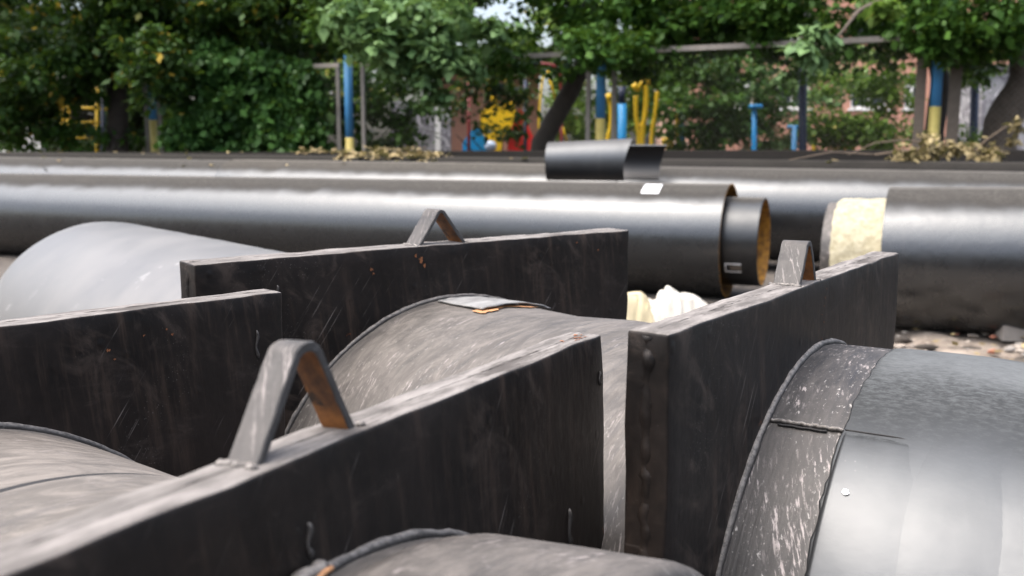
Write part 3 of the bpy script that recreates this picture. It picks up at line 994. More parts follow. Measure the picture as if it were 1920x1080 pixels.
# ------------------------------------------------------------------ scraps on the ground
def scrap(name, px, py, Y, r, mat, label, cat, seed, sq=(1, 1, 1), rough=.5, sub=3, group=None, z=None, smooth=True):
    p = at(px, py, Y)
    V, F = lump((0, 0, 0), r, seed, sub, rough, sq)
    if name == 'foam_scrap':             # torn, blocky and pitted
        V = [tuple(c + r*(.15*(mnoise.cell(Vector((v[0], v[1], v[2]))*(1.7/r) + Vector((k*9, seed, 0))) - .5) + .10*mnoise.noise(Vector(v)*(5/r) + Vector((k*7, 0, seed)))) for k, c in enumerate(v)) for v in V]
    mn = min(v[2] for v in V)
    o = pydata(name, V, F, mat, None, smooth)
    o.location = (p.x, p.y, (z if z is not None else -.01) - mn - .01)
    return tag(o, label, cat, group)
def heap(prof, Y, depth, mat, label, seed):
    """torn lump: a ridge of varying height rounded off in depth and roughened"""
    pts = [at(px, py, Y) for px, py in prof]
    x0 = sum(p.x for p in pts)/len(pts)
    n, m = 60, 22
    def h(x):
        for a, b in zip(pts, pts[1:]):
            if a.x <= x <= b.x: return a.z + (b.z-a.z)*(x-a.x)/(b.x-a.x)
        return 0
    V, F = [], []
    xa, xb = pts[0].x, pts[-1].x
    for i in range(n+1):
        x = xa + (xb-xa)*i/n
        for j in range(m+1):
            t = -1 + 2*j/m
            q = Vector((x*9, t*2.4, seed))
            k = max(0, 1 - abs(t)**2.2)**.55
            z = h(min(xb, max(xa, x + .03*abs(t)*mnoise.noise(q))))*k*(1 - .30*abs(t)*(mnoise.cell(q*.8) > .5))
            y = depth*t*(.8 + .35*mnoise.noise(q*.7)) + .02*mnoise.noise(q*2.1)
            V.append((x - x0 + .012*mnoise.noise(q*1.9 + Vector((5, 0, 0)))*(abs(t) > .12), y, max(-.02, z - .02 + .02*mnoise.noise(q*1.6)*(abs(t) > .12) + .035*(mnoise.cell(q*1.5) - .5)*(abs(t) > .2))))
    for i in range(n):
        for j in range(m):
            a = i*(m+1)+j
            F.append((a, a+1, a+m+2, a+m+1)[::-1])
    o = sharp(pydata('foam_scrap', V, F, mat), 28)
    o.location = (x0, Y, 0)
    return tag(o, label, 'foam scrap', 'foam scraps between plates and pipe')
heap([(1206, 640), (1212, 600), (1218, 560), (1231, 556), (1233, 546), (1240, 538), (1246, 541), (1252, 530), (1262, 536), (1275, 545), (1290, 545), (1303, 548), (1315, 556), (1326, 566), (1334, 588), (1340, 640)], 7.0, .20, M['foam_white'], 'white torn lump of foam with a pointed top beyond the right plate', 3)
heap([(1150, 640), (1156, 570), (1165, 546), (1180, 543), (1202, 541), (1210, 549), (1219, 560), (1226, 600), (1230, 640)], 6.75, .16, M['foam_cream'], 'cream yellow foam block beside the middle plate edge', 8)
scrap('white_stone', 1758, 620, 7.65, .04, M['stone_white'], 'round white stone on the soil below the right pipe', 'stone', 5, (1.1, 1, .9), .3, 2, z=.03)
scrap('red_stone', 1862, 633, 7.3, .022, M['stone_red'], 'small red brick crumb near the grey block', 'stone', 6, (1.3, 1, .7), .4, 2, z=.03)
scrap('brown_clod', 1690, 637, 7.1, .05, M['bark'], 'dark brown clod of earth beside the right plate edge', 'clod', 8, (1.4, 1, .6), .6, 2, z=.03)
scrap('brown_clod', 1735, 650, 6.9, .04, M['bark'], 'flat dark clod of earth just above the glossy pipe', 'clod', 9, (2.2, 1, .5), .6, 2, z=.03)
p = at(1913, 640, 7.25)
o = sharp(MB().box((0, 0, .06), (.32, .16, .12), rx=.05).build('concrete_scrap', M['stone_grey']), 20)
o.location = (p.x, p.y, .03); o.rotation_euler = (0, 0, R(-8)); tag(o, 'broken grey concrete block at the right edge on the soil', 'block')
o = scrap('rusty_scrap', 3, 505, 7.5, .09, M['rust_gold'], 'orange brown scrap at the left edge behind the grey pipe', 'scrap', 14, (1, 1, 1.6), .4, 2)

# ------------------------------------------------------------------ leaves
def leaf_mesh(P, size, var=None, droop=-.45, spread=.45, wide=.34, face=None):
    N = len(P)
    az = rng.uniform(0, 2*np.pi, N)
    el = rng.normal(droop, spread, N)
    d = np.stack([np.cos(az)*np.cos(el), np.sin(az)*np.cos(el), np.sin(el)], 1)
    rv = rng.normal(0, 1, (N, 3)); rv[:, 2] *= .35
    s = np.cross(d, np.array([0, 0, 1.0])) + rv*.45
    s -= (s*d).sum(1)[:, None]*d
    s /= np.linalg.norm(s, axis=1)[:, None] + 1e-9
    nn = np.cross(s, d)
    L = size*np.clip(rng.lognormal(-.05, .38, N), .4, 1.8)[:, None]
    V = np.empty((N, 4, 3))
    V[:, 0] = P
    V[:, 1] = P + d*L*.48 + s*L*wide - nn*L*.07
    V[:, 2] = P + d*L - nn*L*.10
    V[:, 3] = P + d*L*.42 - s*L*wide - nn*L*.07
    me = bpy.data.meshes.new('leaves')
    me.vertices.add(N*4); me.vertices.foreach_set('co', V.reshape(-1))
    base = np.arange(N)[:, None]*4
    idx = np.concatenate([base + np.array([0, 1, 2]), base + np.array([0, 2, 3])], 1).reshape(-1)
    me.loops.add(N*6); me.loops.foreach_set('vertex_index', idx.astype(np.int32))
    me.polygons.add(N*2)
    me.polygons.foreach_set('loop_start', np.arange(0, N*6, 3, dtype=np.int32))
    me.update(calc_edges=True)
    if var is None: var = rng.uniform(0, 1, N)
    at_ = me.attributes.new('var', 'FLOAT', 'FACE')
    at_.data.foreach_set('value', np.repeat(var, 2).astype(np.float32))
    return me

def clump_pts(c, r, n, per=45, sig=.17, shell=.5):
    """leaf positions: tufts scattered through an ellipsoid, more of them near its surface"""
    k = max(3, int(n/per))
    v = rng.normal(0, 1, (k, 3)); v /= np.linalg.norm(v, axis=1)[:, None]
    rad = rng.uniform(shell, 1, k)**.6
    C = np.array(c) + v*rad[:, None]*np.array(r)
    cnt = np.maximum(4, rng.gamma(3, per/3, k)).astype(int)
    P = np.concatenate([C[i] + rng.normal(0, 1, (cnt[i], 3))*np.array([sig, sig, sig*.6]) for i in range(k)])
    tv = np.repeat(rng.uniform(-.25, .25, k), cnt)
    var = np.clip(rng.beta(2, 2, len(P)) + tv, 0, 1)
    return P, var

def pclump(px, py, Y, rpx, rpy, ry, n, **kw):
    c = at(px, py, Y); k = Y/FPX
    return clump_pts(c, (rpx*k, ry, rpy*k), n, **kw)

def crown(clumps, size, mat, parent, name='crown', **kw):
    P = np.concatenate([c[0] for c in clumps]); v = np.concatenate([c[1] for c in clumps])
    inv = np.array(parent.location) if parent is not None else 0
    ok = P[:, 2] > .02
    o = link(name, leaf_mesh(P[ok] - inv, size, v[ok], **kw), M[mat], parent, False)
    return o

def trunk(parent, limbs, mat='bark', name='trunk'):
    mb = MB()
    o = Vector(parent.location)
    for pts, r0, r1 in limbs:
        Q = [Vector(p) - o for p in pts]
        full = []
        for a, b in zip(Q, Q[1:]):
            for i in range(5): full.append(a.lerp(b, i/5))
        full.append(Q[-1])
        full = [p + Vector((fbm(p, .9, 2), fbm(p, .9, 5), 0))*r0*.8*min(1, i/3) for i, p in enumerate(full)]
        rr = [(r0 + (r1-r0)*i/(len(full)-1))*(1 + .10*mnoise.noise(Vector((i*.7, r0*50, 0)))) for i in range(len(full))]
        mb.tube(full, rr, 12)
    return mb.build(name, M[mat], parent, True)

def gp(px, Y): # point on the ground below pixel column px at distance Y
    p = at(px, 281, Y); return Vector((p.x, p.y, -.05))

TG = 'trees behind the fence'
# left dark tree
b = gp(214, 25.5)
t = empty('broadleaf_tree', b, 0, 'dark leafy tree at the left with a straight dark trunk behind yellow climbing bars', 'tree', TG)
trunk(t, [([b, at(216, 150, 25.5), at(205, -60, 25.5), at(190, -300, 25.8)], .30, .16), ([at(210, 20, 25.5), at(90, -80, 25), at(-40, -160, 24.6)], .12, .05), ([at(207, -30, 25.5), at(330, -120, 25), at(470, -200, 24.5)], .13, .05)])
crown([pclump(120, -10, 25, 190, 105, 2.0, 7000), pclump(380, -30, 24.6, 200, 110, 2.0, 8000), pclump(560, 20, 24.2, 130, 90, 1.6, 5000),
       pclump(60, 120, 24.3, 120, 70, 1.2, 4200), pclump(20, 215, 24.6, 50, 40, .6, 1300), pclump(330, 60, 24.0, 130, 60, 1.0, 3500), pclump(270, 85, 25.5, 150, 60, 1.5, 3500), pclump(430, 80, 25.0, 120, 45, 1.4, 2500), pclump(290, 120, 22.4, 60, 70, .7, 1800), pclump(250, -250, 25.5, 420, 180, 3.0, 9000)], .17, 'leaf_shaded', t)
# centre tree: leaning trunk, branch hanging forward over the fence
b = gp(1000, 21.6)
t = empty('broadleaf_tree', b, 0, 'tree with a leaning dark trunk in the middle, pale leafy branch hanging over the fence', 'tree', TG)
trunk(t, [([b, at(1012, 268, 21.6), at(1075, 165, 21.5), at(1108, 95, 21.4), at(1103, 0, 21.3), at(1092, -160, 21.2)], .24, .15),
          ([at(1104, 20, 21.3), at(980, -30, 20.3), at(860, 20, 18.8), at(760, 95, 18.2)], .10, .025),
          ([at(1106, 70, 21.4), at(1180, 15, 21), at(1300, -40, 20.6)], .08, .03), ([at(880, 0, 19.1), at(800, 60, 18.4), at(800, 120, 18.2)], .03, .012)])
crown([pclump(760, 70, 18.4, 95, 75, .9, 2900, sig=.13), pclump(820, 130, 18.2, 70, 50, .6, 900, sig=.12), pclump(700, 20, 18.6, 90, 60, .8, 1500, sig=.13), pclump(900, 20, 18.8, 70, 60, .8, 800, sig=.13)], .19, 'leaf_pale', t, name='hanging_branch')
crown([pclump(1010, 90, 20.6, 130, 50, 1.2, 1700), pclump(1200, 60, 20.4, 130, 75, 1.3, 3300), pclump(1290, 10, 20.2, 110, 70, 1.3, 2400), pclump(1120, -20, 20.6, 150, 60, 1.4, 2000),
       pclump(780, -60, 20.6, 200, 90, 1.6, 5000), pclump(1050, -230, 21, 420, 150, 2.5, 8000), pclump(650, -10, 21.5, 90, 90, 1.2, 2600), pclump(1135, 85, 19.0, 70, 40, .5, 1100), pclump(655, 50, 21.8, 60, 40, .6, 900)], .155, 'leaf', t)
# right tree behind the gate posts
b = gp(1757, 18.9)
t = empty('broadleaf_tree', b, 0, 'tree whose dark trunk stands between two grey brown posts beside the blue and yellow pole', 'tree', TG)
trunk(t, [([b, at(1757, 200, 18.9), at(1752, 60, 18.9), at(1735, -120, 18.9)], .21, .13), ([at(1752, 50, 18.9), at(1640, -30, 18.4), at(1520, -70, 18)], .09, .03)])
crown([pclump(1560, 10, 18.6, 170, 60, 1.3, 3600), pclump(1700, 45, 18.2, 110, 50, .9, 1900), pclump(1420, 30, 19, 110, 55, 1.1, 2000), pclump(1600, -150, 18.8, 350, 120, 2.2, 6000), pclump(1500, 110, 19.5, 60, 25, .5, 350), pclump(1350, 60, 19.9, 120, 40, .7, 1500), pclump(1620, 95, 18.6, 80, 25, .6, 700)], .145, 'leaf', t)
# near right tree
b = gp(1868, 17.6)
t = empty('broadleaf_tree', b, 0, 'thick brown trunked tree leaning right at the right edge of the photo', 'tree', TG)
trunk(t, [([b, at(1880, 230, 17.6), at(1912, 140, 17.6), at(1950, 20, 17.6), at(1990, -160, 17.6)], .33, .22), ([at(1935, 60, 17.6), at(1800, -40, 16.6), at(1700, -20, 15), at(1610, 22, 13.9), at(1560, 75, 13.6)], .10, .010)], 'bark_brown')
crown([pclump(1790, 40, 16.6, 110, 60, 1.0, 2400), pclump(1880, 60, 16.9, 70, 50, .8, 1300), pclump(1850, -130, 17, 250, 120, 2.0, 5000), pclump(1748, 60, 16.6, 40, 30, .4, 700), pclump(1830, 90, 17.9, 40, 40, .5, 400)], .14, 'leaf', t)
crown([pclump(1525, 78, 13.6, 42, 22, .25, 45, sig=.06), pclump(1500, 90, 13.6, 25, 14, .2, 16, sig=.05), pclump(1545, 60, 13.6, 25, 16, .2, 22, sig=.05)], .19, 'leaf_pale', t, name='hanging_twig', wide=.24, droop=-.7)
crown([pclump(1600, 12, 14.2, 80, 22, .4, 120, sig=.1)], .16, 'leaf_sun', t, name='sunlit_spray')

# creeper growing up the fence and shrubs behind it
def shrub(px, Y, clumps, size, mat, label, name='shrub', cat='shrub', stems=3, **kw):
    b = gp(px, Y)
    t = empty(name, b, 0, label, cat, 'shrubs along the fence' if name == 'shrub' else None)
    trunk(t, [([b + Vector((random.uniform(-.15, .15), 0, 0)), b + Vector((random.uniform(-.5, .5), .1, 1.0)), b + Vector((random.uniform(-.9, .9), .1, 1.9))], .035, .012) for _ in range(stems)], name='stem')
    crown(clumps, size, mat, t, name='foliage', **kw)
    return t
shrub(470, 23.3, [pclump(470, 190, 23.3, 150, 95, .5, 8600, sig=.14, shell=.1), pclump(370, 250, 23.2, 70, 50, .5, 2200, sig=.13, shell=.1), pclump(545, 250, 23.2, 70, 45, .4, 2000, sig=.13, shell=.1), pclump(430, 120, 23.3, 90, 40, .5, 1800, sig=.13, shell=.1)],
      .15, 'leaf_vine', 'dense dark green creeper covering the fence between the first two blue poles', 'creeper', 'creeper', droop=-.9, spread=.3, wide=.42)
shrub(80, 25.6, [pclump(60, 180, 25.4, 90, 40, .8, 1500), pclump(150, 150, 25.2, 70, 40, .8, 1100), pclump(110, 262, 25.6, 140, 28, .8, 2200)], .16, 'leaf', 'loose green shrub at the left edge in front of yellow bars')
shrub(740, 24.2, [pclump(730, 175, 24.2, 70, 45, .5, 1300), pclump(715, 240, 24.3, 55, 40, .5, 800), pclump(785, 230, 24.2, 55, 45, .5, 600)], .14, 'leaf', 'thin shrub right of the second blue pole in front of grey wall')
shrub(1330, 24.5, [pclump(1320, 240, 24.5, 90, 45, .9, 2600), pclump(1390, 180, 25, 70, 55, .9, 1500), pclump(1300, 150, 25, 60, 50, .9, 1300), pclump(1360, 130, 25, 80, 40, .9, 1500), pclump(1330, 215, 24.2, 100, 50, .8, 1800)], .14, 'leaf', 'green shrub between yellow and blue exercise posts')
shrub(1450, 26, [pclump(1440, 250, 26, 80, 30, .9, 1800), pclump(1430, 140, 26.5, 100, 45, .9, 1500), pclump(1560, 130, 26.3, 60, 60, .9, 1400), pclump(1500, 175, 26, 70, 60, .9, 1000), pclump(1420, 210, 26, 60, 35, .8, 400)], .15, 'leaf_pale', 'pale shrub in front of white framed windows')
shrub(1640, 22.5, [pclump(1640, 250, 22.5, 90, 32, .8, 1700), pclump(1660, 170, 23, 45, 45, .7, 700), pclump(1580, 245, 22.8, 70, 25, .6, 1000), pclump(1630, 140, 23, 80, 45, .7, 900), pclump(1560, 200, 22.8, 50, 40, .6, 250)], .14, 'leaf_sun', 'yellow green shrub left of the wooden posts')
shrub(1230, 27, [pclump(1210, 110, 27, 110, 50, 1, 2400), pclump(1240, 200, 27, 60, 60, 1, 1500), pclump(1060, 190, 26.5, 40, 50, .8, 900)], .15, 'leaf_sun', 'sunlit shrub behind yellow exercise bars')
shrub(1808, 19.5, [pclump(1805, 262, 19.5, 30, 18, .4, 300), pclump(1830, 120, 19.8, 40, 40, .5, 600)], .12, 'leaf_sun', 'small bright green plant under the notice board')
shrub(900, 24.2, [pclump(905, 165, 24.2, 40, 45, .6, 600), pclump(950, 165, 24.2, 45, 35, .6, 800), pclump(945, 225, 24.0, 50, 35, .5, 380), pclump(850, 225, 24, 40, 40, .5, 200)], .15, 'leaf_shaded', 'thin twiggy shrub in front of the play panels')

# dense dark wood behind on the left, and tall trees far back in the middle
def wood(name, clumps, size, mat, label):
    P = np.concatenate([c[0] for c in clumps]); v = np.concatenate([c[1] for c in clumps])
    P[:, 2] = np.maximum(P[:, 2], .03)
    tag(link(name, leaf_mesh(P, size, v), M[mat], None, False), label, 'trees', kind='stuff')
wood('far_wood', [pclump(px, 190, 33, 120, 110, 1.6, 3000, sig=.3, per=60, shell=.2) for px in range(-80, 680, 85)] + [pclump(px, 20, 34, 150, 130, 1.6, 3000, sig=.3, per=60, shell=.2) for px in range(-80, 700, 100)],
     .30, 'leaf_shaded', 'dark mass of trees closing off the left background')
wood('far_tree_tops', [pclump(1010, 60, 30, 60, 60, 1.2, 900, sig=.25), pclump(1150, 30, 30, 110, 80, 1.4, 2000, sig=.25), pclump(1320, 70, 30.5, 90, 70, 1.2, 1600, sig=.25),
     pclump(1100, 210, 31, 70, 60, 1.2, 1200, sig=.25), pclump(1440, 30, 29, 90, 50, 1.2, 1000, sig=.25), pclump(700, 140, 31, 80, 70, 1.2, 1200, sig=.25), pclump(800, 60, 30, 90, 70, 1.2, 2200, sig=.25), pclump(1060, 20, 30, 70, 50, 1.2, 1300, sig=.25), pclump(1180, 150, 30, 90, 90, 1.2, 2000, sig=.25), pclump(960, 100, 29.8, 70, 26, .8, 800, sig=.2)], .22, 'leaf_sun', 'lighter treetops far back in the middle of the photo')
# unseen tree row added behind the camera to darken reflections in pipes and plates
P, v = [], []
for px in range(-18, 19, 3):
    a, b_ = clump_pts((px, -15 + 1.5*math.sin(px), 3.6), (2.4, 1.8, 3.6), 2600, per=60, sig=.4, shell=.2); P.append(a); v.append(b_)
P = np.concatenate(P); v = np.concatenate(v); P[:, 2] = np.maximum(P[:, 2], .03)
tag(link('added_tree_belt', leaf_mesh(P, .42, v), M['leaf_shaded'], None, False), 'unseen belt of trees added behind the viewpoint to darken the pipe reflections', 'trees', kind='stuff')

# ------------------------------------------------------------------ fence
FC, FS = 21.0, .5
def fy(px): return FC/(1 + FS*(px-960)/FPX)
def fence_pt(px, z=0):
    y = fy(px); p = at(px, 281, y); return Vector((p.x, y, z))
FH = 3.42
fdir = (fence_pt(1748) - fence_pt(290)).normalized()
fang = math.atan2(fdir.y, fdir.x)
poles = [(-130, ''), (290, 'blue and yellow fence pole left of the creeper'), (656, 'blue and yellow fence pole right of the creeper'),
         (1125, 'thick blue and yellow fence pole behind the grey offcut'), (1748, 'sky blue and yellow fence pole between wooden brown posts, rightmost of its kind')]
for px, lab in poles:
    if not lab: continue
    p = fence_pt(px)
    t = empty('fence_pole', p, 0, lab, 'pole', 'blue and yellow poles along the fence')
    zb = at(px, 200 if px > 1000 else 255, fy(px)).z if px > 1700 else at(px, {290: 225, 656: 258, 1125: 222}[px], fy(px)).z
    MB().tube([(0, 0, zb), (0, 0, zb+.9), (0, 0, FH+.25)], .10, 16).build('blue_section', M['blue'], t, True)
    MB().tube([(0, 0, -.1), (0, 0, zb)], .102, 16).build('yellow_section', M['yellow_old'], t, True)
def panel(pa, pb, label, mat='galv', w=.10):
    a, b = fence_pt(pa), fence_pt(pb)
    L = (b-a).length
    t = empty('mesh_fence', a, fang, label, 'fence', 'wire mesh fence panels')
    for x in (0, L): MB().box((x, 0, FH/2 - .05), (w, .06, FH+.1)).build('frame_post', M[mat], t)
    MB().box((L/2, 0, FH+.04), (L + w, .07, .10)).build('top_rail', M['rail'], t)
    MB().box((L/2, 0, .12), (L - w, .05, .06)).build('bottom_rail', M[mat], t)
    mb = MB()
    st = .11
    for k in range(int(-FH/st), int(L/st)+1):
        for s in (1, -1):
            x0 = k*st if s > 0 else k*st + FH
            z0, z1 = .15, FH
            xa, xb = x0, x0 + s*(z1-z0)
            # clip to the frame
            pts = []
            for (x, z) in ((xa, z0), (xb, z1)):
                if x < 0.05: z += (0.05-x)*s if s > 0 else 0; 
                pts.append([x, z])
            def clip(x, z, xo, zo):
                lo, hi = .05, L-.05
                if x < lo: z = zo + (z-zo)*(lo-xo)/(x-xo); x = lo
                elif x > hi: z = zo + (z-zo)*(hi-xo)/(x-xo); x = hi
                return x, z
            if max(xa, xb) <= .06 or min(xa, xb) >= L-.06: continue
            A_ = clip(xa, z0, xb, z1); B_ = clip(xb, z1, xa, z0)
            mb.tube([(A_[0], .004*s, A_[1]), (B_[0], .004*s, B_[1])], .0013, 3, cap=False)
    tag(mb.build('wire_mesh', M['galv'], t, True), kind='stuff')
panel(-126, 278, 'fence panel at the left edge in front of yellow climbing bars')
panel(303, 637, 'fence panel hidden under the creeper')
panel(683, 1102, 'fence panel in front of red and yellow play equipment', w=.09)
panel(1150, 1719, 'long fence panel with bright top rail in front of exercise posts', w=.09)
panel(1783, 2300, 'fence panel at the right edge beside the leaning trunk', 'timber', w=.20)
for px, lab in ((1718, 'wide grey brown post left of the rightmost blue pole'),):
    p = fence_pt(px - 4)
    o = MB().box((0, 0, FH/2), (.17, .12, FH)).build('timber_post', M['timber']); o.location = p + Vector((0, -.12, 0)); o.rotation_euler = (0, 0, fang)
    tag(o, lab, 'post')

# ------------------------------------------------------------------ playground
def bars(name, label, cat, mats, spec, Y, group=None, smooth=True):
    """spec: part name, material, radius, pixel points"""
    x0 = at(spec[0][3][0][0], 281, Y)
    t = empty(name, (x0.x, Y, 0), 0, label, cat, group)
    o = Vector(t.location)
    for nm, mt, r, pts in spec:
        q = [at(p[0], p[1], Y + (p[2] if len(p) > 2 else 0)) - o for p in pts]
        if len(q) > 2:   # smooth bend
            for _ in range(2):
                n = [q[0]]
                for a, b in zip(q, q[1:]): n += [a.lerp(b, .25), a.lerp(b, .75)]
                q = n + [q[-1]]
        MB().tube(q, r, 10).build(nm, M[mt], t, smooth)
    return t
G0 = 330   # pixel row safely below the far pipes: legs reach the ground
def zg(px, Y): # pixel row of the ground at distance Y
    return 281 + HC*FPX/Y
y = 27.5; g = zg(0, y)
bars('climbing_frame', 'yellow climbing bars at the left behind the fence', 'climbing frame', None,
     [('post', 'yellow', .05, [(128, 180), (128, g)]), ('post', 'yellow', .05, [(182, 165), (182, g)]), ('bar', 'yellow', .045, [(128, 200), (200, 205)]), ('bar', 'yellow', .05, [(118, 232), (186, 229)]),
      ('bar', 'yellow', .045, [(158, 172), (182, 172)]), ('bar', 'yellow', .045, [(74, 218), (118, 220)]), ('post', 'yellow', .04, [(117, 192), (117, g)]), ('bar', 'yellow', .04, [(128, 258), (186, 258)]), ('post', 'navy', .06, [(193, 180), (193, g)]), ('disc', 'yellow', .10, [(86, 216), (96, 216)])], y)
y = 25.5; g = zg(0, y)
bars('swing_frame', 'dark red arched swing frame with yellow hanging bars', 'swing', None,
     [('post', 'red_dark', .045, [(879, 140), (879, g)]), ('beam', 'red_dark', .05, [(879, 140), (905, 126), (960, 124), (1030, 118), (1050, 132), (1053, 175)]), ('post', 'red_dark', .045, [(1053, 170), (1053, g)]),
      ('hanger', 'yellow', .025, [(902, 132), (893, 165)]), ('hanger', 'yellow', .03, [(912, 132), (918, 160)]), ('hanger', 'yellow', .03, [(1020, 130), (1012, 190), (1010, 250)]), ('hanger', 'yellow', .03, [(1026, 130), (1042, 190)]), ('hanger', 'yellow', .035, [(1052, 232), (1063, 265)]),
      ('post', 'navy', .05, [(985, 150), (985, g)])], y)
def panelshape(t, nm, mt, pts, Y, th=.05):
    o = Vector(t.location)
    f = [at(px, py, Y) - o for px, py in pts]
    n = len(f)
    V = f + [p + Vector((0, th, 0)) for p in f]
    F = [tuple(range(n))[::-1], tuple(n+i for i in range(n))] + [(i, (i+1) % n, n+(i+1) % n, n+i) for i in range(n)]
    return pydata(nm, V, F, M[mt], t, False)
y = 26.5; g = zg(0, y)
b = at(940, 281, y)
t = empty('play_house', (b.x, y, 0), 0, 'blue, yellow and red play panels in the middle behind the fence', 'play house')
panelshape(t, 'yellow_panel', 'yellow', [(914, 265), (903, 245), (900, 215), (912, 200), (922, 196), (917, 170), (912, 162), (915, 152), (922, 153), (930, 175), (936, 195), (962, 190), (968, 212), (960, 235), (942, 262)], y, .07)
panelshape(t, 'yellow_leg', 'yellow', [(916, 265), (942, 262), (942, g), (916, g)], y+.01, .06)
panelshape(t, 'blue_panel', 'blue_bright', [(867, g), (867, 268), (880, 248), (893, 236), (905, 244), (916, 262), (916, g)], y+.25, .07)
panelshape(t, 'red_panel', 'red', [(948, g), (952, 265), (962, 230), (973, 206), (984, 212), (992, 240), (1003, 262), (1003, g)], y+.20, .07)
V, F = lump((0, 0, 0), .15, 3, 3, .1, (1.1, .8, 1.0))
o = pydata('seat_shell', V, F, M['pale_blue'], t, True); o.location = at(920, 274, y-.5) - Vector(t.location)
MB().tube([tuple(at(920, 290, y-.5) - Vector(t.location)), tuple(at(920, g, y-.5) - Vector(t.location))], .08, 10).build('seat_stem', M['red'], t, True)
y = 24.0; g = zg(0, y)
bars('exercise_post', 'bright blue exercise post with a yellow curved arm, right of the thick fence pole', 'exercise machine', None,
     [('post', 'blue_bright', .115, [(1166, 195), (1166, g)]), ('cap', 'navy', .09, [(1166, 162), (1166, 195)]), ('arm', 'yellow', .06, [(1141, 182), (1147, 200), (1146, 240), (1138, 262), (1136, g)]), ('knob', 'yellow', .10, [(1138, 184), (1146, 181)])], y)
bars('exercise_bars', 'three yellow curved exercise bars standing together', 'exercise machine', None,
     [('bar', 'yellow', .055, [(1192, 180), (1192, 225), (1198, 250), (1199, g)]), ('bar', 'yellow', .065, [(1186, 164), (1205, 154), (1212, 165), (1211, 210), (1203, 248), (1203, g)]), ('bar', 'yellow', .055, [(1232, 172), (1230, 210), (1221, 252), (1218, g)]), ('cross_bar', 'yellow', .05, [(1192, 236), (1207, 236)]), ('knob', 'yellow', .11, [(1190, 163), (1200, 163)]), ('handle', 'yellow', .05, [(1202, 155), (1218, 153), (1224, 160)])], y)
y = 25.0; g = zg(0, y)
bars('exercise_stool', 'low yellow exercise seat beside a blue post', 'exercise machine', None,
     [('post', 'blue', .07, [(1279, 200), (1279, g)]), ('frame', 'yellow', .05, [(1284, 196), (1274, 196), (1270, 215), (1270, 250), (1270, g)]), ('seat', 'yellow', .15, [(1242, 268), (1262, 268)]), ('leg', 'yellow', .05, [(1252, 268), (1252, g)]), ('brace', 'yellow', .04, [(1262, 262), (1279, 262)])], y)
y = 22.6; g = zg(0, y)
t = bars('exercise_disc', 'blue post with a flat blue disc on top', 'exercise machine', None, [('post', 'blue_bright', .055, [(1414, 200), (1414, g)])], y)
MB().tube([(0, 0, at(1414, 203, y).z), (0, 0, at(1414, 196, y).z)], [.17, .15], 24).build('disc', M['blue_bright'], t, True)
bars('blue_stand', 'short blue stand left of the yellow bench bars', 'exercise machine', None, [('post', 'blue', .06, [(1489, 236), (1489, g)]), ('cross_bar', 'blue', .04, [(1476, 238), (1500, 238)])], y)
t = bars('bench', 'yellow framed bench with brown seat right of the short blue stand', 'bench', None,
     [('leg', 'yellow', .055, [(1532, 244), (1526, 262), (1521, g)]), ('leg', 'yellow', .05, [(1602, 244), (1600, 262), (1596, g)]), ('rail', 'yellow', .04, [(1560, 278), (1598, 278)])], 23.5)
MB().box(tuple(at(1562, 272, 23.6) - Vector(t.location)), (1.0, .4, .05)).build('seat', M['timber'], t)
bars('post_frame', 'dark blue post frame with thin dark beam in front of the brick building', 'post frame', None,
     [('post', 'navy', .085, [(1505, 82), (1505, zg(0, 20.4))]), ('post', 'navy', .085, [(1829, 82), (1823, zg(0, 20.4))]), ('beam', 'navy', .05, [(1425, 80), (1830, 76)])], 20.4)

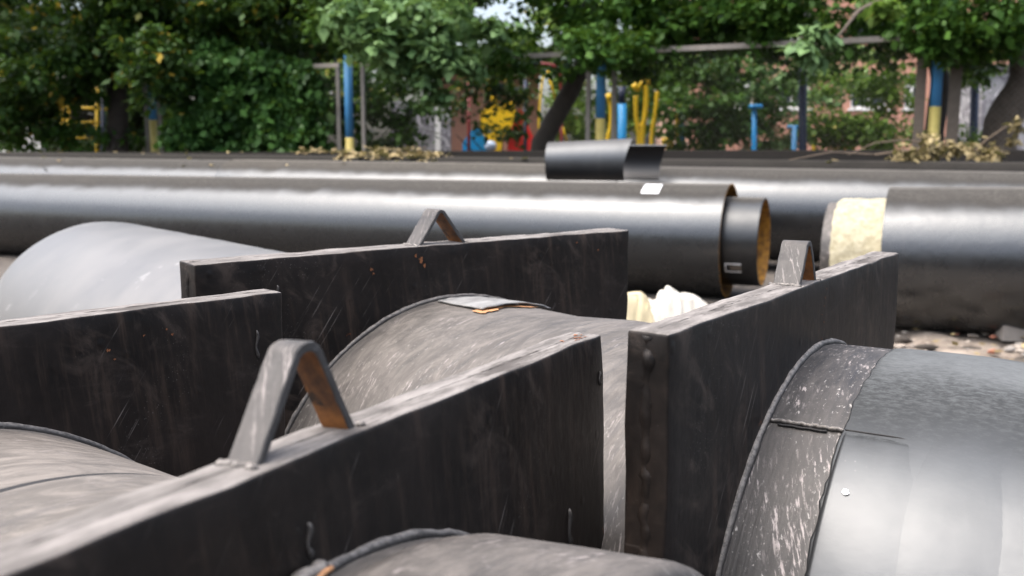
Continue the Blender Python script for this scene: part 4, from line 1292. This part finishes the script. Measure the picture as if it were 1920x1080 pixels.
# ------------------------------------------------------------------ buildings behind
def wall_with_windows(name, label, x0, x1, Y, z1, depth, wins, mat='brick', extra=None):
    t = empty(name, (x0, Y, 0), 0, label, 'building')
    W = x1 - x0
    wins = [(a-x0, b-x0, c, d) for a, b, c, d in wins]
    xs = sorted(set([0, W] + [v for w in wins for v in w[:2]])); zs = sorted(set([-.1, z1] + [v for w in wins for v in w[2:]]))
    V, F = [], []
    def q(a, b, c, d):
        k = len(V); V.extend([a, b, c, d]); F.append((k, k+1, k+2, k+3))
    for i in range(len(xs)-1):
        for j in range(len(zs)-1):
            cx, cz = (xs[i]+xs[i+1])/2, (zs[j]+zs[j+1])/2
            if any(a < cx < b and c < cz < d for a, b, c, d in wins): continue
            q((xs[i], 0, zs[j]), (xs[i+1], 0, zs[j]), (xs[i+1], 0, zs[j+1]), (xs[i], 0, zs[j+1]))
    for a, b, c, d in wins:
        e = .18
        q((a, 0, c), (a, e, c), (a, e, d), (a, 0, d)); q((b, 0, c), (b, 0, d), (b, e, d), (b, e, c))
        q((a, 0, d), (a, e, d), (b, e, d), (b, 0, d)); q((a, 0, c), (b, 0, c), (b, e, c), (a, e, c))
    q((0, 0, -.1), (0, 0, z1), (0, depth, z1), (0, depth, -.1)); q((W, 0, -.1), (W, depth, -.1), (W, depth, z1), (W, 0, z1)); q((0, depth, -.1), (0, depth, z1), (W, depth, z1), (W, depth, -.1))
    pydata('wall', V, F, M[mat], t, False)
    MB().box((W/2, depth/2, z1+.10), (W+.5, depth+.5, .2)).build('roof', M['roof'], t)
    for a, b, c, d in wins:
        f = MB()
        w = .09
        f.box(((a+b)/2, .14, c+w/2), (b-a, .07, w)); f.box(((a+b)/2, .14, d-w/2), (b-a, .07, w))
        f.box((a+w/2, .14, (c+d)/2), (w, .066, d-c-2*w)); f.box((b-w/2, .14, (c+d)/2), (w, .066, d-c-2*w)); f.box(((a+b)/2, .14, (c+d)/2), (w, .062, d-c-2*w))
        f.box(((a+b)/2, .142, c+(d-c)*.68), (b-a-2*w, .05, .06))
        fo = f.build('window', M['white'], t)
        MB().box(((a+b)/2, .17, (c+d)/2), (b-a-.02, .012, d-c-.02)).build('pane', M['glass'], fo)
        MB().box(((a+b)/2, -.02, c-.04), (b-a+.2, .14, .07)).build('sill', M['white'], t)
    return t
def X(px, Y): return at(px, 281, Y).x
def Z(py, Y): return at(960, py, Y).z
Yb = 36
wins = [(X(p, Yb), X(p+w, Yb), Z(203, Yb), Z(140, Yb)) for p, w in ((1352, 58), (1452, 62), (1590, 70), (1690, 30))] + [(X(p, Yb), X(p+w, Yb), Z(70, Yb), Z(5, Yb)) for p, w in ((1352, 58), (1452, 62), (1590, 70))]
wall_with_windows('brick_building', 'red brick building with white framed windows on the right behind the shrubs', X(1290, Yb), X(2150, Yb), Yb, 9.0, 8, wins)
Yc = 31
wall_with_windows('brick_annex', 'low red brick annex behind the play panels', X(818, Yc), X(1010, Yc), Yc, Z(115, Yc), 6, [])
t = empty('utility_wall', (X(735, 29), 29, 0), 0, 'grey sprayed concrete wall left of the low brick annex', 'wall')
MB().box((X(790, 29)-X(735, 29), .15, Z(190, 29)/2), (X(845, 29)-X(735, 29), .3, Z(190, 29))).build('wall_slab', M['concrete'], t)
MB().box((X(822, 29)-X(735, 29), -.16, Z(190, 29)/2), (.16, .02, Z(190, 29))).build('pale_strip', M['white'], t)
t = empty('utility_booth', (X(1835, 24), 24, 0), 0, 'grey concrete booth with sprayed paint behind the leaning trunk', 'booth')
MB().box((X(1890, 24)-X(1835, 24), .8, Z(130, 24)/2), (X(1945, 24)-X(1835, 24), 1.6, Z(130, 24))).build('booth_wall', M['concrete'], t)
MB().box((X(1890, 24)-X(1835, 24), .8, Z(130, 24)+.06), (X(1945, 24)-X(1835, 24)+.3, 1.9, .12)).build('booth_roof', M['roof'], t)
t = empty('notice_board', (X(1805, 30), 30, 0), 0, 'white notice board with green print in front of the brick wall', 'sign')
za, zb = Z(240, 30), Z(192, 30)
MB().box((0, 0, (za+zb)/2), (X(1820, 30)-X(1790, 30), .05, zb-za)).build('board', M['white'], t)
for k, (dz, w) in enumerate(((.62, .3), (.45, .22), (.25, .34), (.12, .2))):
    MB().box((.04*(k % 2), -.03, za + (zb-za)*dz), (w, .012, .07)).build('print', M['green_print'], t)
for s in (-1, 1): MB().box((s*.2, .04, za/2), (.05, .03, za)).build('leg', M['galv'], t)
yb = 33
t = empty('white_building', (X(-60, yb-2.5), yb-2.5, 0), 0, 'white wall glimpsed through the leaves at the left edge', 'building')
MB().box((1.3, .2, 1.1), (X(60, yb-2.5)-X(-60, yb-2.5), .4, 2.2)).build('wall', M['white'], t)

# ------------------------------------------------------------------ fallen leaves and dry twigs on the pipes
def on_pipe(rr, frac_n, x0, x1, spread=.25):
    root_, _, L_ = rr
    bpy.context.view_layer.update()
    P = []
    for _ in range(frac_n):
        x = random.uniform(x0, x1)*L_
        a = random.gauss(0, spread)
        P.append(root_.matrix_world @ Vector((x, (RP+.018)*math.sin(a), (RP+.018)*math.cos(a))))
    return np.array(P)
def pipe_frac(rr, px):
    root_, _, L_ = rr
    best = min(range(401), key=lambda i: abs(proj_px(root_.matrix_world @ Vector((L_*i/400, 0, RP))) - px))
    return best/400
def proj_px(p):
    q = p - Vector((0, 0, HC)); return 960 + FPX*q.dot(RT)/max(.1, q.dot(FW))
bpy.context.view_layer.update()
P = np.concatenate([on_pipe(r_4, 110, pipe_frac(r_4, 690), pipe_frac(r_4, 800), .2), on_pipe(r_3, 400, pipe_frac(r_3, 640), pipe_frac(r_3, 830), .38), on_pipe(r_5, 100, pipe_frac(r_5, 560), pipe_frac(r_5, 655), .25)])
P[:, 2] += rng.uniform(0, .05, len(P))
tag(link('leaf_litter', leaf_mesh(P, .10, droop=0, spread=.35), M['leaf_fallen'], None, False), 'heap of fallen beige leaves on the back pipes left of centre', 'fallen leaves', kind='stuff')
P = np.concatenate([on_pipe(r_2, 26, .15, .6, .5), on_pipe(r_3, 30, .1, .95, .4), on_pipe(r_5, 20, .3, 1, .3)])
tag(link('scattered_leaves', leaf_mesh(P, .11, droop=0, spread=.2), M['leaf_fallen'], None, False), 'single yellow leaves scattered along the back pipes', 'fallen leaves', kind='stuff')
b = at(1680, 300, 13.2)
t = empty('dead_branch', b, 0, 'dry brown branch with withered leaves lying on the back pipes at the right', 'branch')
P0 = Vector(b)
mbt = [([at(1640, 290, 13.3), at(1560, 285, 13.0), at(1480, 300, 12.7)], .012, .005), ([at(1880, 285, 13.4), at(1760, 275, 13.3), at(1640, 290, 13.3)], .022, .012), ([at(1760, 275, 13.3), at(1700, 262, 13.2), at(1640, 268, 13.1), at(1590, 290, 13.0)], .012, .005), ([at(1830, 278, 13.3), at(1860, 255, 13.2), at(1890, 235, 13.2)], .012, .005)]
trunk(t, mbt, 'twig', 'twig')
crown([pclump(1680, 290, 13.1, 40, 14, .2, 220, sig=.07), pclump(1770, 285, 13.2, 55, 18, .2, 380, sig=.07), pclump(1830, 285, 13.2, 40, 14, .2, 200, sig=.07), pclump(1745, 262, 13.2, 25, 16, .15, 110, sig=.05), pclump(1905, 250, 13.2, 12, 25, .1, 60, sig=.05)], .10, 'leaf_dry', t, name='withered_leaves', wide=.28)
P = np.stack([rng.uniform(1.8, 5, 90), rng.uniform(5.2, 7.8, 90), np.full(90, .06)], 1)
tag(link('ground_leaves', leaf_mesh(P, .06, droop=0, spread=.2), M['leaf_fallen'], None, False), 'small dry leaves among the stones on the soil', 'fallen leaves', kind='stuff')
